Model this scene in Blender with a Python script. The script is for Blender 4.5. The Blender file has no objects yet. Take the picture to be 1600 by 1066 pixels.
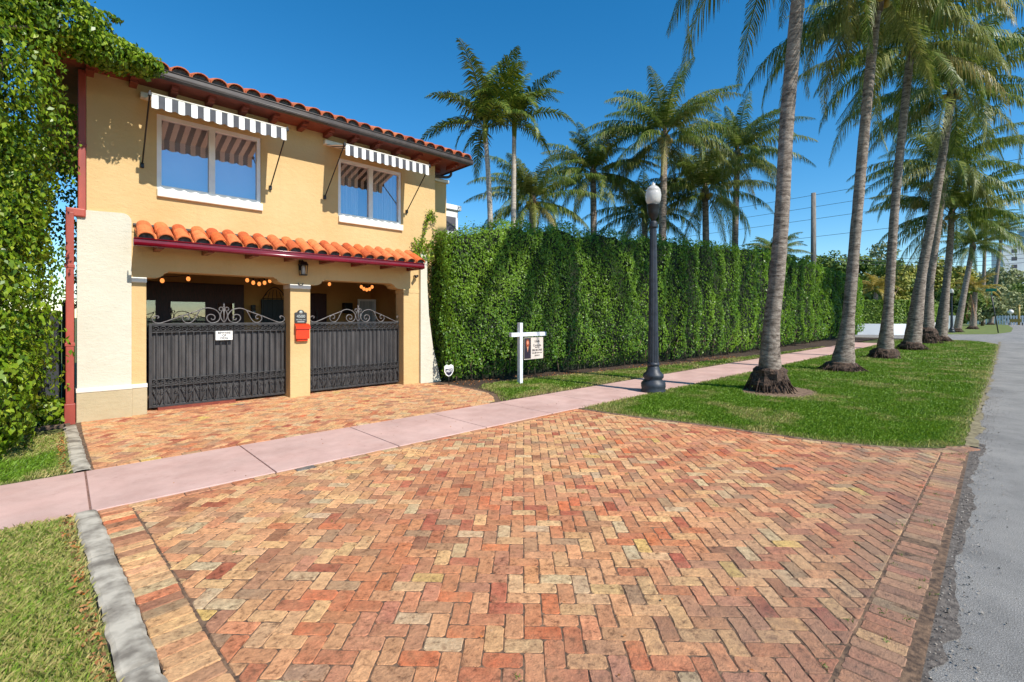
import bpy, bmesh, math, random
import numpy as np
from mathutils import Vector, Matrix
random.seed(7); rng = np.random.default_rng(7)
scene = bpy.context.scene
COL = scene.collection
R = math.radians
# ---------------------------------------------------------------- camera
# world: X runs along the street, Y from the street towards the house
cam = bpy.data.cameras.new('camera'); cam.lens = 36*737/1600; cam.sensor_width = 36
cam.shift_y = -38/1600; cam.clip_start = .05; cam.clip_end = 2000
co = bpy.data.objects.new('camera', cam); COL.objects.link(co)
co.location = (0, 0, 1.65); co.rotation_euler = (R(90), 0, R(46.4-90))
scene.camera = co
scene.render.resolution_x = 1024; scene.render.resolution_y = 682
# ---------------------------------------------------------------- light
world = bpy.data.worlds.new('World'); scene.world = world; world.use_nodes = True
wn = world.node_tree; wn.nodes.clear()
sky = wn.nodes.new('ShaderNodeTexSky'); sky.sky_type = 'NISHITA'; sky.sun_disc = False
sky.sun_elevation = R(43.8); sky.sun_rotation = R(176.5); sky.altitude = 0
sky.air_density = 1.0; sky.dust_density = 0.0; sky.ozone_density = 4.0
bg = wn.nodes.new('ShaderNodeBackground'); bg.inputs[1].default_value = .075
wo = wn.nodes.new('ShaderNodeOutputWorld')
hs = wn.nodes.new('ShaderNodeHueSaturation'); hs.inputs['Hue'].default_value = .494; hs.inputs['Saturation'].default_value = 1.33; hs.inputs['Value'].default_value = 1.75
wn.links.new(sky.outputs[0], hs.inputs['Color']); wn.links.new(hs.outputs[0], bg.inputs[0]); wn.links.new(bg.outputs[0], wo.inputs[0])
sun = bpy.data.lights.new('sun', 'SUN'); sun.energy = 4.6; sun.angle = R(.5); sun.color = (1, .95, .87)
so = bpy.data.objects.new('sun', sun); COL.objects.link(so)
so.rotation_euler = Vector((-.06, 1, -.96)).to_track_quat('-Z', 'Y').to_euler()
scene.view_settings.view_transform = 'Standard'; scene.view_settings.look = 'None'
scene.view_settings.exposure = .42; scene.view_settings.gamma = 1

# ---------------------------------------------------------------- materials
def lin(c):
    return tuple(((v/255/12.92) if v/255 <= .04045 else ((v/255+.055)/1.055)**2.4) for v in c)+(1,)
def newmat(name):
    m = bpy.data.materials.new(name); m.use_nodes = True; nt = m.node_tree; nt.nodes.clear()
    return m, nt
class NT:
    def __init__(s, nt): s.nt = nt
    def n(s, t, **k):
        o = s.nt.nodes.new(t)
        for a, v in k.items(): setattr(o, a, v)
        return o
    def l(s, a, b): s.nt.links.new(a, b)
    def coord(s): return s.n('ShaderNodeNewGeometry').outputs['Position']
    def noise(s, scale, detail=4, rough=.55, vec=None, stretch=None):
        t = s.n('ShaderNodeTexNoise'); t.inputs['Scale'].default_value = scale
        t.inputs['Detail'].default_value = detail; t.inputs['Roughness'].default_value = rough
        v = vec if vec is not None else s.coord()
        if stretch:
            mp = s.n('ShaderNodeMapping'); mp.inputs['Scale'].default_value = stretch
            s.l(v, mp.inputs['Vector']); v = mp.outputs[0]
        s.l(v, t.inputs['Vector']); return t.outputs['Fac']
    def ramp(s, fac, stops):
        r = s.n('ShaderNodeValToRGB'); e = r.color_ramp.elements
        while len(e) < len(stops): e.new(.5)
        for k, (p, c) in zip(e, stops): k.position = p; k.color = c
        s.l(fac, r.inputs[0]); return r.outputs[0]
    def mix(s, fac, a, b, mode='MIX'):
        m = s.n('ShaderNodeMix', data_type='RGBA', blend_type=mode)
        for sock, v in ((m.inputs[0], fac), (m.inputs[6], a), (m.inputs[7], b)):
            if hasattr(v, 'links') or hasattr(v, 'is_linked'): s.l(v, sock)
            else: sock.default_value = v
        return m.outputs[2]
    def bump(s, h, strength=.3, dist=.01):
        b = s.n('ShaderNodeBump'); b.inputs['Strength'].default_value = strength
        b.inputs['Distance'].default_value = dist; s.l(h, b.inputs['Height']); return b.outputs[0]
    def out(s, col, rough=.7, normal=None, metallic=0, spec=.5, transl=0):
        p = s.n('ShaderNodeBsdfPrincipled')
        if hasattr(col, 'is_linked'): s.l(col, p.inputs['Base Color'])
        else: p.inputs['Base Color'].default_value = col
        p.inputs['Roughness'].default_value = rough; p.inputs['Metallic'].default_value = metallic
        p.inputs['Specular IOR Level'].default_value = spec
        if normal is not None: s.l(normal, p.inputs['Normal'])
        o = s.n('ShaderNodeOutputMaterial'); sh = p.outputs[0]
        if transl:
            t = s.n('ShaderNodeBsdfTranslucent'); mx = s.n('ShaderNodeMixShader'); mx.inputs[0].default_value = transl
            if hasattr(col, 'is_linked'): s.l(col, t.inputs[0])
            else: t.inputs[0].default_value = col
            s.l(sh, mx.inputs[1]); s.l(t.outputs[0], mx.inputs[2]); sh = mx.outputs[0]
        s.l(sh, o.inputs[0]); return p
def simple(name, c, c2=None, scale=6, rough=.6, bump=.1, bscale=60, dist=.004, metallic=0, spec=.5, stretch=None, lo=.35, hi=.65):
    m, nt = newmat(name); g = NT(nt)
    c2 = c2 or tuple(v*.85 for v in c)
    col = g.ramp(g.noise(scale, stretch=stretch), [(lo, lin(c2)), (hi, lin(c))])
    nrm = g.bump(g.noise(bscale, 5, stretch=stretch), bump, dist) if bump else None
    g.out(col, rough, nrm, metallic, spec); return m
def leafmat(name, cols, rough=.45, transl=.3, patch=None, pscale=.8, spec=.4):
    m, nt = newmat(name); g = NT(nt)
    rnd = g.n('ShaderNodeNewGeometry').outputs['Random Per Island']
    n = len(cols)
    col = g.ramp(rnd, [(i/(n-1), lin(c)) for i, c in enumerate(cols)])
    if patch:
        f = g.ramp(g.noise(pscale, 5, .6), [(.47, (0, 0, 0, 1)), (.66, (1, 1, 1, 1))])
        col = g.mix(f, col, lin(patch), 'MIX') if patch else col
    g.out(col, rough, None, 0, spec, transl); return m

def grassmat_f():
    m, nt = newmat('coconut_frond'); g = NT(nt); cols = [(66, 90, 32), (94, 118, 40), (124, 138, 54), (76, 102, 34), (172, 170, 96)]
    rnd = g.n('ShaderNodeNewGeometry').outputs['Random Per Island']
    col = g.ramp(rnd, [(i/(len(cols)-1), lin(c)) for i, c in enumerate(cols)])
    col = g.mix(g.n('ShaderNodeAttribute', attribute_name='dry').outputs['Fac'], col, lin((186, 164, 108)))
    g.out(col, .42, None, 0, .35, .34); return m
def stucco(name, c, c2, big=.25):
    m, nt = newmat(name); g = NT(nt)
    col = g.ramp(g.noise(1.1, 6, .6), [(.3, lin(c2)), (.62, lin(c))])
    # rain streaks and faded patches on the render
    st = g.ramp(g.noise(2.2, 4, .6, stretch=(2.2, 2.2, .35)), [(.55, (0, 0, 0, 1)), (.8, (1, 1, 1, 1))])
    fac = g.n('ShaderNodeMath', operation='MULTIPLY'); g.l(st, fac.inputs[0]); fac.inputs[1].default_value = .22
    col = g.mix(fac.outputs[0], col, lin(tuple(v*.82 for v in c)))
    a = g.noise(9, 6, .65, stretch=(1, 1, 1.7)); b = g.noise(70, 4, .6)
    ad = g.n('ShaderNodeMath', operation='MULTIPLY_ADD'); g.l(b, ad.inputs[0]); ad.inputs[1].default_value = .22; g.l(a, ad.inputs[2])
    g.out(col, .85, g.bump(ad.outputs[0], .55, .02), spec=.25); return m

def brickmat():
    m, nt = newmat('antique_brick'); g = NT(nt)
    at = g.n('ShaderNodeAttribute', attribute_name='col').outputs['Color']
    mott = g.ramp(g.noise(26, 8, .72), [(.36, (.3, .26, .23, 1)), (.46, (.85, .81, .76, 1)), (.56, (1.02, 1, .96, 1)), (.68, (1.4, 1.34, 1.22, 1))])
    col = g.mix(.95, at, mott, 'MULTIPLY')
    film = g.ramp(g.noise(2.2, 9, .72), [(.42, (0, 0, 0, 1)), (.62, (1, 1, 1, 1))]); fm = g.n('ShaderNodeMath', operation='MULTIPLY'); g.l(film, fm.inputs[0]); fm.inputs[1].default_value = .45
    col = g.mix(fm.outputs[0], col, lin((204, 152, 110)))
    drk = g.ramp(g.noise(5.5, 9, .75), [(.54, (0, 0, 0, 1)), (.70, (1, 1, 1, 1))]); dm_ = g.n('ShaderNodeMath', operation='MULTIPLY'); g.l(drk, dm_.inputs[0]); dm_.inputs[1].default_value = .4
    col = g.mix(dm_.outputs[0], col, lin((112, 84, 66)))
    spot = g.ramp(g.noise(75, 4, .7), [(.62, (0, 0, 0, 1)), (.7, (1, 1, 1, 1))])
    sm = g.n('ShaderNodeMath', operation='MULTIPLY'); g.l(spot, sm.inputs[0]); sm.inputs[1].default_value = .7
    col = g.mix(sm.outputs[0], col, lin((96, 82, 70)))
    pale = g.ramp(g.noise(9, 7, .7), [(.66, (0, 0, 0, 1)), (.74, (1, 1, 1, 1))])
    pm = g.n('ShaderNodeMath', operation='MULTIPLY'); g.l(pale, pm.inputs[0]); pm.inputs[1].default_value = .3
    col = g.mix(pm.outputs[0], col, lin((205, 195, 175)))
    # grime that gathers along the street edge
    sep = g.n('ShaderNodeSeparateXYZ'); g.l(g.coord(), sep.inputs[0])
    ad = g.n('ShaderNodeMath', operation='MULTIPLY_ADD'); g.l(g.noise(1.3, 5, .65), ad.inputs[0]); ad.inputs[1].default_value = -2.6; g.l(sep.outputs[1], ad.inputs[2])
    gr = g.n('ShaderNodeMapRange'); g.l(ad.outputs[0], gr.inputs[0]); gr.inputs[1].default_value = .6; gr.inputs[2].default_value = -1.2; gr.inputs[3].default_value = 0; gr.inputs[4].default_value = .6
    col = g.mix(gr.outputs[0], col, lin((120, 105, 95)))
    h = g.noise(48, 8, .7); h2 = g.noise(160, 3, .6)
    ad2 = g.n('ShaderNodeMath', operation='MULTIPLY_ADD'); g.l(h2, ad2.inputs[0]); ad2.inputs[1].default_value = .3; g.l(h, ad2.inputs[2])
    g.out(col, .8, g.bump(ad2.outputs[0], .9, .014), spec=.3); return m

MT = {}
MT['brick'] = brickmat()
MT['mortar'] = simple('sand_joint', (132, 104, 80), (72, 56, 44), 30, .95, .6, 120, .01)
MT['wall'] = stucco('yellow_stucco', (206, 176, 126), (199, 166, 114))
MT['patio'] = stucco('ochre_stucco', (206, 158, 96), (190, 140, 80))
MT['white'] = stucco('white_stucco', (208, 203, 185), (199, 193, 174))
MT['plinth'] = stucco('beige_plinth', (186, 170, 138), (174, 158, 124))
MT['trim'] = simple('white_paint', (236, 230, 215), (222, 214, 198), 5, .5, .1, 40)
MT['frame'] = simple('grey_white_frame', (240, 238, 234), (230, 228, 226), 5, .4, .03)
MT['beamlit'] = MT['wall']
MT['maroon'] = simple('maroon_metal', (122, 10, 32), (104, 8, 26), 4, .22, .02, spec=.7)
MT['soffit'] = simple('red_brown_wood', (138, 66, 46), (108, 46, 34), 9, .6, .2, 40, stretch=(1, 6, 6))
MT['gutter'] = simple('bronze_gutter', (76, 66, 60), (58, 50, 46), 6, .45, .05)
MT['pipe'] = simple('red_pipe', (172, 78, 62), (142, 60, 48), 4, .5, .15, 30, stretch=(1, 1, .3))
MT['iron'] = simple('grey_iron', (58, 56, 56), (42, 41, 41), 12, .5, .2, 60)
MT['ironpan'] = simple('grey_gate_panel', (76, 73, 72), (54, 52, 52), 3, .55, .15, 30, stretch=(3, 3, .6))
MT['scroll'] = simple('pewter_iron', (112, 108, 106), (84, 80, 80), 20, .45, .2, 60)
MT['black'] = simple('black_metal', (24, 24, 25), (16, 16, 17), 12, .45, .1)
MT['mahog'] = simple('dark_mahogany', (74, 26, 20), (46, 14, 12), 9, .5, .1, stretch=(6, 6, 1))
MT['mail'] = simple('orange_red_paint', (222, 62, 20), (206, 50, 16), 5, .35, .03)
MT['signw'] = simple('white_plastic', (240, 238, 232), (230, 228, 222), 5, .4, .02)
MT['greypost'] = simple('white_post_paint', (228, 228, 230), (204, 204, 208), 7, .55, .1, 30)
MT['lamp'] = simple('slate_cast_iron', (50, 55, 64), (34, 38, 45), 9, .5, .4, 50)
MT['wood'] = simple('old_timber', (108, 88, 70), (78, 62, 50), 8, .8, .4, 30, stretch=(1, 6, 6))
MT['concrete'] = simple('worn_concrete', (188, 178, 160), (120, 111, 98), 6, .9, .35, 45, .006, lo=.36, hi=.58)
MT['dirt'] = simple('bare_dirt', (142, 116, 92), (98, 76, 58), 12, .95, .8, 40, .02)
MT['mulch'] = simple('leaf_mulch', (84, 64, 46), (48, 36, 27), 22, .95, .9, 60, .03)
MT['soil'] = simple('lawn_soil', (96, 104, 44), (74, 80, 34), 14, .95, .6, 60, .02)
MT['bark'] = simple('grey_bark', (120, 102, 84), (84, 70, 58), 9, .9, .6, 30, .02)
MT['twig'] = simple('twig_bark', (128, 112, 90), (96, 80, 62), 9, .8, .3, 40)
MT['wire'] = simple('wire_black', (40, 46, 54), (34, 38, 44), 5, .6, 0)
MT['pole'] = simple('pole_wood', (136, 128, 118), (104, 96, 88), 5, .9, .3, 20, stretch=(3, 3, .4))
MT['stripew'] = simple('awning_white', (238, 236, 230), (226, 224, 218), 5, .8, .1, 200)
MT['stripeg'] = simple('awning_grey', (80, 80, 84), (66, 66, 70), 5, .8, .1, 200)
MT['green'] = simple('sign_green', (20, 128, 92), (18, 112, 80), 5, .5, 0)
MT['yellow'] = simple('yellow_paint', (176, 150, 70), (150, 126, 58), 5, .5, 0)
MT['paper'] = simple('sign_paper', (214, 200, 186), (204, 190, 178), 5, .6, 0)
MT['ink'] = simple('dark_ink', (52, 44, 46), (44, 38, 40), 5, .6, 0)
MT['navy'] = simple('navy_ink', (44, 38, 66), (38, 32, 58), 5, .5, 0)
MT['skin'] = simple('print_skin', (214, 142, 108), (206, 134, 100), 5, .6, 0)
MT['hair'] = simple('print_hair', (160, 70, 34), (130, 52, 26), 30, .6, 0)
MT['suit'] = simple('print_suit', (40, 26, 44), (30, 20, 32), 30, .6, 0)
MT['silver'] = simple('silver_paint', (170, 176, 172), (150, 156, 152), 5, .45, 0)
MT['farwhite'] = simple('far_white', (228, 230, 230), (214, 216, 218), .3, .8, .02)
MT['curtain'] = simple('pale_curtain', (206, 208, 206), (150, 156, 160), 1.0, .9, 0, stretch=(14, 14, .2))
MT['reflection_veil'] = simple('veil_grey', (196, 190, 196), (188, 182, 190), 2, .9, 0)  # pale tone for the panel added to grey the left upstairs glass
MT['ceil'] = simple('patio_ceiling', (196, 150, 92), (182, 138, 82), 3, .9, .1)
MT['darkroom'] = simple('dim_room', (92, 90, 96), (80, 78, 86), 1, .9, 0)
MT['granite'] = simple('dark_plastic', (60, 62, 68), (44, 46, 52), 30, .7, .4, 60)

def tilemat(name, a, b, c):
    m, nt = newmat(name); g = NT(nt)
    rnd = g.n('ShaderNodeNewGeometry').outputs['Random Per Island']
    col = g.ramp(rnd, [(0, lin(a)), (.5, lin(b)), (1, lin(c))])
    mo = g.ramp(g.noise(14, 6, .7), [(.34, (.55, .5, .46, 1)), (.56, (1, 1, 1, 1))])
    g.out(g.mix(.7, col, mo, 'MULTIPLY'), .75, g.bump(g.noise(70, 4), .3, .005), spec=.3); return m
MT['tile'] = tilemat('clay_tile_lower', (212, 104, 52), (230, 136, 84), (184, 86, 48))
MT['tile2'] = tilemat('clay_tile_upper', (204, 106, 66), (218, 132, 88), (176, 84, 54))
MT['plug'] = simple('mortar_plug', (110, 104, 98), (70, 64, 60), 20, .9, .4)

def asphalt():
    m, nt = newmat('grey_asphalt'); g = NT(nt)
    f = g.ramp(g.noise(170, 3, .7), [(.32, lin((86, 83, 79))), (.5, lin((134, 130, 124))), (.68, lin((186, 181, 174)))])
    p = g.ramp(g.noise(.7, 8, .72), [(.36, (.68, .68, .68, 1)), (.5, (1, 1, 1, 1)), (.65, (1.2, 1.19, 1.17, 1))])
    col = g.mix(1, f, p, 'MULTIPLY')
    d = g.ramp(g.noise(2.7, 7, .75), [(.56, (0, 0, 0, 1)), (.76, (1, 1, 1, 1))])
    dm = g.n('ShaderNodeMath', operation='MULTIPLY'); g.l(d, dm.inputs[0]); dm.inputs[1].default_value = .4
    col = g.mix(dm.outputs[0], col, lin((92, 88, 84)))
    g.out(col, .85, g.bump(g.noise(150, 4, .7), .8, .008), spec=.35); return m
MT['asphalt'] = asphalt()
def pink():
    m, nt = newmat('pink_concrete'); g = NT(nt)
    f = g.ramp(g.noise(1.7, 7, .65), [(.3, lin((196, 158, 146))), (.66, lin((210, 176, 164)))])
    d = g.ramp(g.noise(7, 6, .75), [(.58, (0, 0, 0, 1)), (.8, (1, 1, 1, 1))])
    dm = g.n('ShaderNodeMath', operation='MULTIPLY'); g.l(d, dm.inputs[0]); dm.inputs[1].default_value = .55
    col = g.mix(dm.outputs[0], f, lin((160, 122, 110)))
    b2 = g.ramp(g.noise(.8, 8, .7), [(.4, (.86, .85, .84, 1)), (.62, (1.06, 1.05, 1.04, 1))]); col = g.mix(1, col, b2, 'MULTIPLY')
    sp = g.ramp(g.noise(130, 3), [(.6, (1, 1, 1, 1)), (.75, (.78, .76, .75, 1))])
    col = g.mix(1, col, sp, 'MULTIPLY')
    g.out(col, .8, g.bump(g.noise(120, 4, .7), .35, .004), spec=.3); return m
MT['pink'] = pink()
def trunkmat():
    m, nt = newmat('palm_trunk'); g = NT(nt)
    tc = g.n('ShaderNodeTexCoord').outputs['Object']
    a = g.noise(1, 7, .75, vec=tc, stretch=(5, 5, 15)); b = g.noise(5, 6, .7, vec=tc)
    col = g.ramp(a, [(.35, lin((74, 64, 57))), (.48, lin((132, 118, 106))), (.62, lin((174, 160, 146)))])
    col = g.mix(.45, col, g.ramp(b, [(.3, (.6, .58, .56, 1)), (.7, (1.1, 1.08, 1.05, 1))]), 'MULTIPLY')
    g.out(col, .9, g.bump(a, .9, .03), spec=.2); return m
MT['trunk'] = trunkmat()
MT['root'] = simple('fibrous_root', (104, 82, 66), (48, 36, 30), 16, .95, 1, 40, .05)
MT['whitetrunk'] = simple('pale_palm_trunk', (196, 184, 168), (150, 138, 124), 4, .85, .3, 30, stretch=(1, 1, 8))
def glass(name, tint, fac):
    m, nt = newmat(name); g = NT(nt)
    gl = g.n('ShaderNodeBsdfGlossy'); gl.inputs['Roughness'].default_value = .01; gl.inputs[0].default_value = tint
    tr = g.n('ShaderNodeBsdfTransparent'); mx = g.n('ShaderNodeMixShader'); mx.inputs[0].default_value = fac
    nz = g.bump(g.noise(1.6, 2), .05, .02); g.l(nz, gl.inputs['Normal'])
    g.l(tr.outputs[0], mx.inputs[1]); g.l(gl.outputs[0], mx.inputs[2])
    o = g.n('ShaderNodeOutputMaterial'); g.l(mx.outputs[0], o.inputs[0]); return m
MT['glass'] = glass('window_glass', (.8, .74, .82, 1), .45)
MT['clearglass'] = glass('clear_glass', (.8, .85, .8, 1), .14)
m, nt = newmat('frosted_globe'); g = NT(nt); g.out(lin((222, 218, 212)), .25, None, 0, .5, .35); MT['globe'] = m
m, nt = newmat('amber_bulb'); g = NT(nt)
e = g.n('ShaderNodeEmission'); e.inputs[0].default_value = (1, .3, .07, 1); e.inputs[1].default_value = 1.15
o = g.n('ShaderNodeOutputMaterial'); g.l(e.outputs[0], o.inputs[0]); MT['bulb'] = m

MT['ficus'] = leafmat('ficus_leaf', [(60, 92, 20), (104, 136, 26), (148, 172, 38), (84, 118, 24), (178, 190, 60)], .34, .38)
MT['hedge'] = leafmat('hedge_leaf', [(60, 96, 26), (84, 124, 30), (112, 150, 36), (68, 108, 28), (136, 168, 46)], .42, .4, (124, 158, 40), .4)
MT['hedgefar'] = leafmat('trim_hedge_leaf', [(80, 112, 30), (112, 142, 40), (140, 160, 52)], .5, .25)
MT['treeleaf'] = leafmat('tree_leaf', [(70, 96, 36), (98, 124, 46), (124, 142, 58), (82, 106, 40)], .6, .2)
MT['treeleaf2'] = leafmat('tree_leaf_olive', [(110, 122, 46), (144, 148, 58), (170, 164, 74), (120, 126, 50)], .6, .2)
MT['treeleaf3'] = leafmat('tree_leaf_grey', [(112, 124, 80), (140, 148, 98), (160, 162, 116)], .6, .2)
MT['frond'] = grassmat_f()
MT['frondy'] = leafmat('yellow_frond', [(116, 112, 34), (176, 148, 52), (196, 168, 84), (96, 104, 36)], .4, .3)
MT['frondg'] = leafmat('feather_frond', [(50, 74, 22), (84, 108, 32), (132, 140, 46), (62, 88, 26)], .4, .25)
MT['dead'] = leafmat('dead_frond', [(150, 104, 72), (176, 128, 92), (120, 84, 58)], .7, .1)
MT['fallen'] = leafmat('fallen_leaf', [(150, 96, 52), (186, 132, 84), (120, 84, 52), (206, 120, 40)], .7, .1)
def grassmat(name, cols, dry, thr=.5):
    m, nt = newmat(name); g = NT(nt)
    rnd = g.n('ShaderNodeNewGeometry').outputs['Random Per Island']
    col = g.ramp(rnd, [(i/(len(cols)-1), lin(c)) for i, c in enumerate(cols)])
    sep = g.n('ShaderNodeAttribute', attribute_name='dry').outputs['Fac']
    col = g.mix(sep, col, lin(dry))
    g.out(col, .5, None, 0, .3, .3); return m
MT['grass'] = grassmat('lawn_blade', [(80, 114, 24), (106, 142, 32), (134, 166, 48), (94, 128, 28)], (196, 178, 116))

# ---------------------------------------------------------------- mesh helpers
def link(name, me, mat, parent=None):
    o = bpy.data.objects.new(name, me); COL.objects.link(o)
    for m_ in (mat if isinstance(mat, (list, tuple)) else [mat]):
        if m_ is not None: me.materials.append(MT[m_] if isinstance(m_, str) else m_)
    if parent is not None: o.parent = parent
    return o
def tag(o, label=None, cat=None, group=None, kind=None):
    if label: o['label'] = label
    if cat: o['category'] = cat
    if group: o['group'] = group
    if kind: o['kind'] = kind
    return o
def thing(name, label, cat, loc=(0, 0, 0), rz=0, group=None):
    o = bpy.data.objects.new(name, None); COL.objects.link(o); o.location = loc; o.rotation_euler = (0, 0, rz)
    o.empty_display_size = .2
    return tag(o, label, cat, group)
def npmesh(name, V, F, smooth=False):
    V = np.asarray(V, dtype=np.float32); F = np.asarray(F, dtype=np.int32)
    me = bpy.data.meshes.new(name); k = F.shape[1]
    me.vertices.add(len(V)); me.vertices.foreach_set('co', V.ravel())
    me.loops.add(F.size); me.loops.foreach_set('vertex_index', F.ravel())
    me.polygons.add(len(F)); me.polygons.foreach_set('loop_start', np.arange(len(F), dtype=np.int32)*k)
    me.update(calc_edges=True)
    if smooth: me.polygons.foreach_set('use_smooth', np.ones(len(F), dtype=bool))
    return me
class MB:
    """collects shapes, builds one mesh"""
    def __init__(s): s.v = []; s.f = []; s.m = []; s.cur = 0; s.sm = []
    def add(s, vs, fs, smooth=False):
        b = len(s.v); s.v += [tuple(v) for v in vs]
        for f in fs: s.f.append([b+i for i in f]); s.m.append(s.cur); s.sm.append(smooth)
        return s
    def box(s, x0, x1, y0, y1, z0, z1):
        return s.add([(x0, y0, z0), (x1, y0, z0), (x1, y1, z0), (x0, y1, z0), (x0, y0, z1), (x1, y0, z1), (x1, y1, z1), (x0, y1, z1)],
                     [(0, 3, 2, 1), (4, 5, 6, 7), (0, 1, 5, 4), (1, 2, 6, 5), (2, 3, 7, 6), (3, 0, 4, 7)])
    def bbox(s, x0, x1, y0, y1, z0, z1, b=.01):
        bm = bmesh.new(); bmesh.ops.create_cube(bm, size=1)
        bmesh.ops.scale(bm, vec=(x1-x0, y1-y0, z1-z0), verts=bm.verts)
        bmesh.ops.translate(bm, vec=((x0+x1)/2, (y0+y1)/2, (z0+z1)/2), verts=bm.verts)
        bmesh.ops.bevel(bm, geom=bm.edges[:], offset=b, segments=2, affect='EDGES', profile=.5)
        bm.verts.index_update(); s.add([v.co[:] for v in bm.verts], [[v.index for v in f.verts] for f in bm.faces]); bm.free(); return s
    def prism(s, pts, y0, y1):   # outline in XZ extruded along Y
        n = len(pts); vs = [(x, y0, z) for x, z in pts]+[(x, y1, z) for x, z in pts]
        return s.add(vs, [list(range(n)), list(range(2*n-1, n-1, -1))]+[(i, i+n, (i+1) % n+n, (i+1) % n) for i in range(n)])
    def tube(s, path, r, n=8, caps=True, smooth=True):
        P = [Vector(p) for p in path]; rs = r if isinstance(r, (list, tuple)) else [r]*len(P)
        vs = []; up = Vector((0, 0, 1)); prev = None
        for i, p in enumerate(P):
            t = (P[min(i+1, len(P)-1)]-P[max(i-1, 0)]).normalized()
            if prev is None:
                a = up if abs(t.z) < .9 else Vector((1, 0, 0)); u = t.cross(a).normalized()
            else: u = (prev-t*prev.dot(t)).normalized()
            prev = u; w = t.cross(u)
            vs += [p+(u*math.cos(2*math.pi*k/n)+w*math.sin(2*math.pi*k/n))*rs[i] for k in range(n)]
        fs = []
        for i in range(len(P)-1):
            for k in range(n): fs.append((i*n+k, i*n+(k+1) % n, (i+1)*n+(k+1) % n, (i+1)*n+k))
        if caps: fs.append(list(range(n))[::-1]); fs.append([(len(P)-1)*n+k for k in range(n)])
        return s.add(vs, fs, smooth)
    def lathe(s, prof, cx=0, cy=0, n=24, smooth=True, flute=0, nf=12):
        vs = []
        for r, z in prof:
            for k in range(n):
                a = 2*math.pi*k/n; rr = r
                if flute: rr = r*(1-(flute if (k % 2) else 0))
                vs.append((cx+rr*math.cos(a), cy+rr*math.sin(a), z))
        fs = [(i*n+k, i*n+(k+1) % n, (i+1)*n+(k+1) % n, (i+1)*n+k) for i in range(len(prof)-1) for k in range(n)]
        fs.append(list(range(n))[::-1]); fs.append([(len(prof)-1)*n+k for k in range(n)])
        return s.add(vs, fs, smooth)
    def build(s, name, mat, parent=None):
        me = bpy.data.meshes.new(name); me.from_pydata(s.v, [], s.f); me.update()
        o = link(name, me, mat, parent)
        me.polygons.foreach_set('material_index', s.m); me.polygons.foreach_set('use_smooth', s.sm)
        return o
def smooth_path(pts, n=6):   # Catmull-Rom
    P = [Vector(p) for p in pts]; P = [P[0]*2-P[1]]+P+[P[-1]*2-P[-2]]; out = []
    for i in range(1, len(P)-2):
        for k in range(n):
            t = k/n; a, b, c, d = P[i-1:i+3]
            out.append(.5*((2*b)+(c-a)*t+(2*a-5*b+4*c-d)*t*t+(3*b-a-3*c+d)*t**3))
    out.append(P[-2]); return out
def text(s, size, mat, parent, loc, rot=(R(90), 0, 0), name='lettering', ext=.0015, bold=False):
    cu = bpy.data.curves.new(name, 'FONT'); cu.body = s; cu.size = size; cu.align_x = 'CENTER'; cu.align_y = 'CENTER'; cu.extrude = ext
    if bold: cu.offset = size*.02
    tmp = bpy.data.objects.new('tmp', cu); COL.objects.link(tmp)
    dg = bpy.context.evaluated_depsgraph_get(); me = bpy.data.meshes.new_from_object(tmp.evaluated_get(dg))
    bpy.data.objects.remove(tmp); me.materials.clear()
    o = link(name, me, mat, parent); o.location = loc; o.rotation_euler = rot; return o
def copy_tree(o, parent=None):
    c = o.copy(); COL.objects.link(c); c.parent = parent
    for ch in [x for x in bpy.data.objects if x.parent == o]: copy_tree(ch, c)
    return c
def leaves(P, N, size, spread=.8, droop=.3, width=.5, fold=.15):
    """leaf-shaped quads at points P, facing roughly along N"""
    n = len(P); size = np.broadcast_to(size, n)*rng.uniform(.7, 1.25, n)
    nn = N+rng.normal(0, spread, (n, 3))*.6; nn /= np.linalg.norm(nn, axis=1)[:, None]+1e-9
    t = rng.normal(0, 1, (n, 3)); t[:, 2] -= droop*2
    t -= nn*(t*nn).sum(1)[:, None]; t /= np.linalg.norm(t, axis=1)[:, None]+1e-9
    b = np.cross(nn, t); s = size[:, None]
    V = np.empty((n, 4, 3)); V[:, 0] = P-t*s*.5; V[:, 2] = P+t*s*.5-nn*s*.12
    V[:, 1] = P+b*s*width*.5+nn*s*fold-t*s*.05; V[:, 3] = P-b*s*width*.5+nn*s*fold-t*s*.05
    return V.reshape(-1, 3), np.arange(4*n).reshape(n, 4)

# ================================================================ GROUND
def plane_poly(name, pts, z, mat, kind='structure'):
    me = bpy.data.meshes.new(name); me.from_pydata([(x, y, z) for x, y in pts], [], [list(range(len(pts)))]); me.update()
    return tag(link(name, me, mat), kind=kind)
plane_poly('ground', [(-600, -600), (900, -600), (900, 900), (-600, 900)], -.05, 'soil')
plane_poly('street', [(-80, -9), (600, -9), (600, .31), (-80, .31)], 0, 'asphalt')
plane_poly('cross_street', [(45.6, .2), (72, .2), (59, 6.3), (53.2, 9.2), (53.2, 120), (45.6, 120)], .004, 'asphalt')
plane_poly('far_pavement', [(38, .32), (39.5, .34), (45.8, 2.2), (45.8, .2), (38, .2)], .004, 'asphalt')
plane_poly('patio_floor', [(.3, 10.2), (6.8, 10.2), (6.8, 13.6), (.3, 13.6)], .006, 'mortar')

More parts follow.
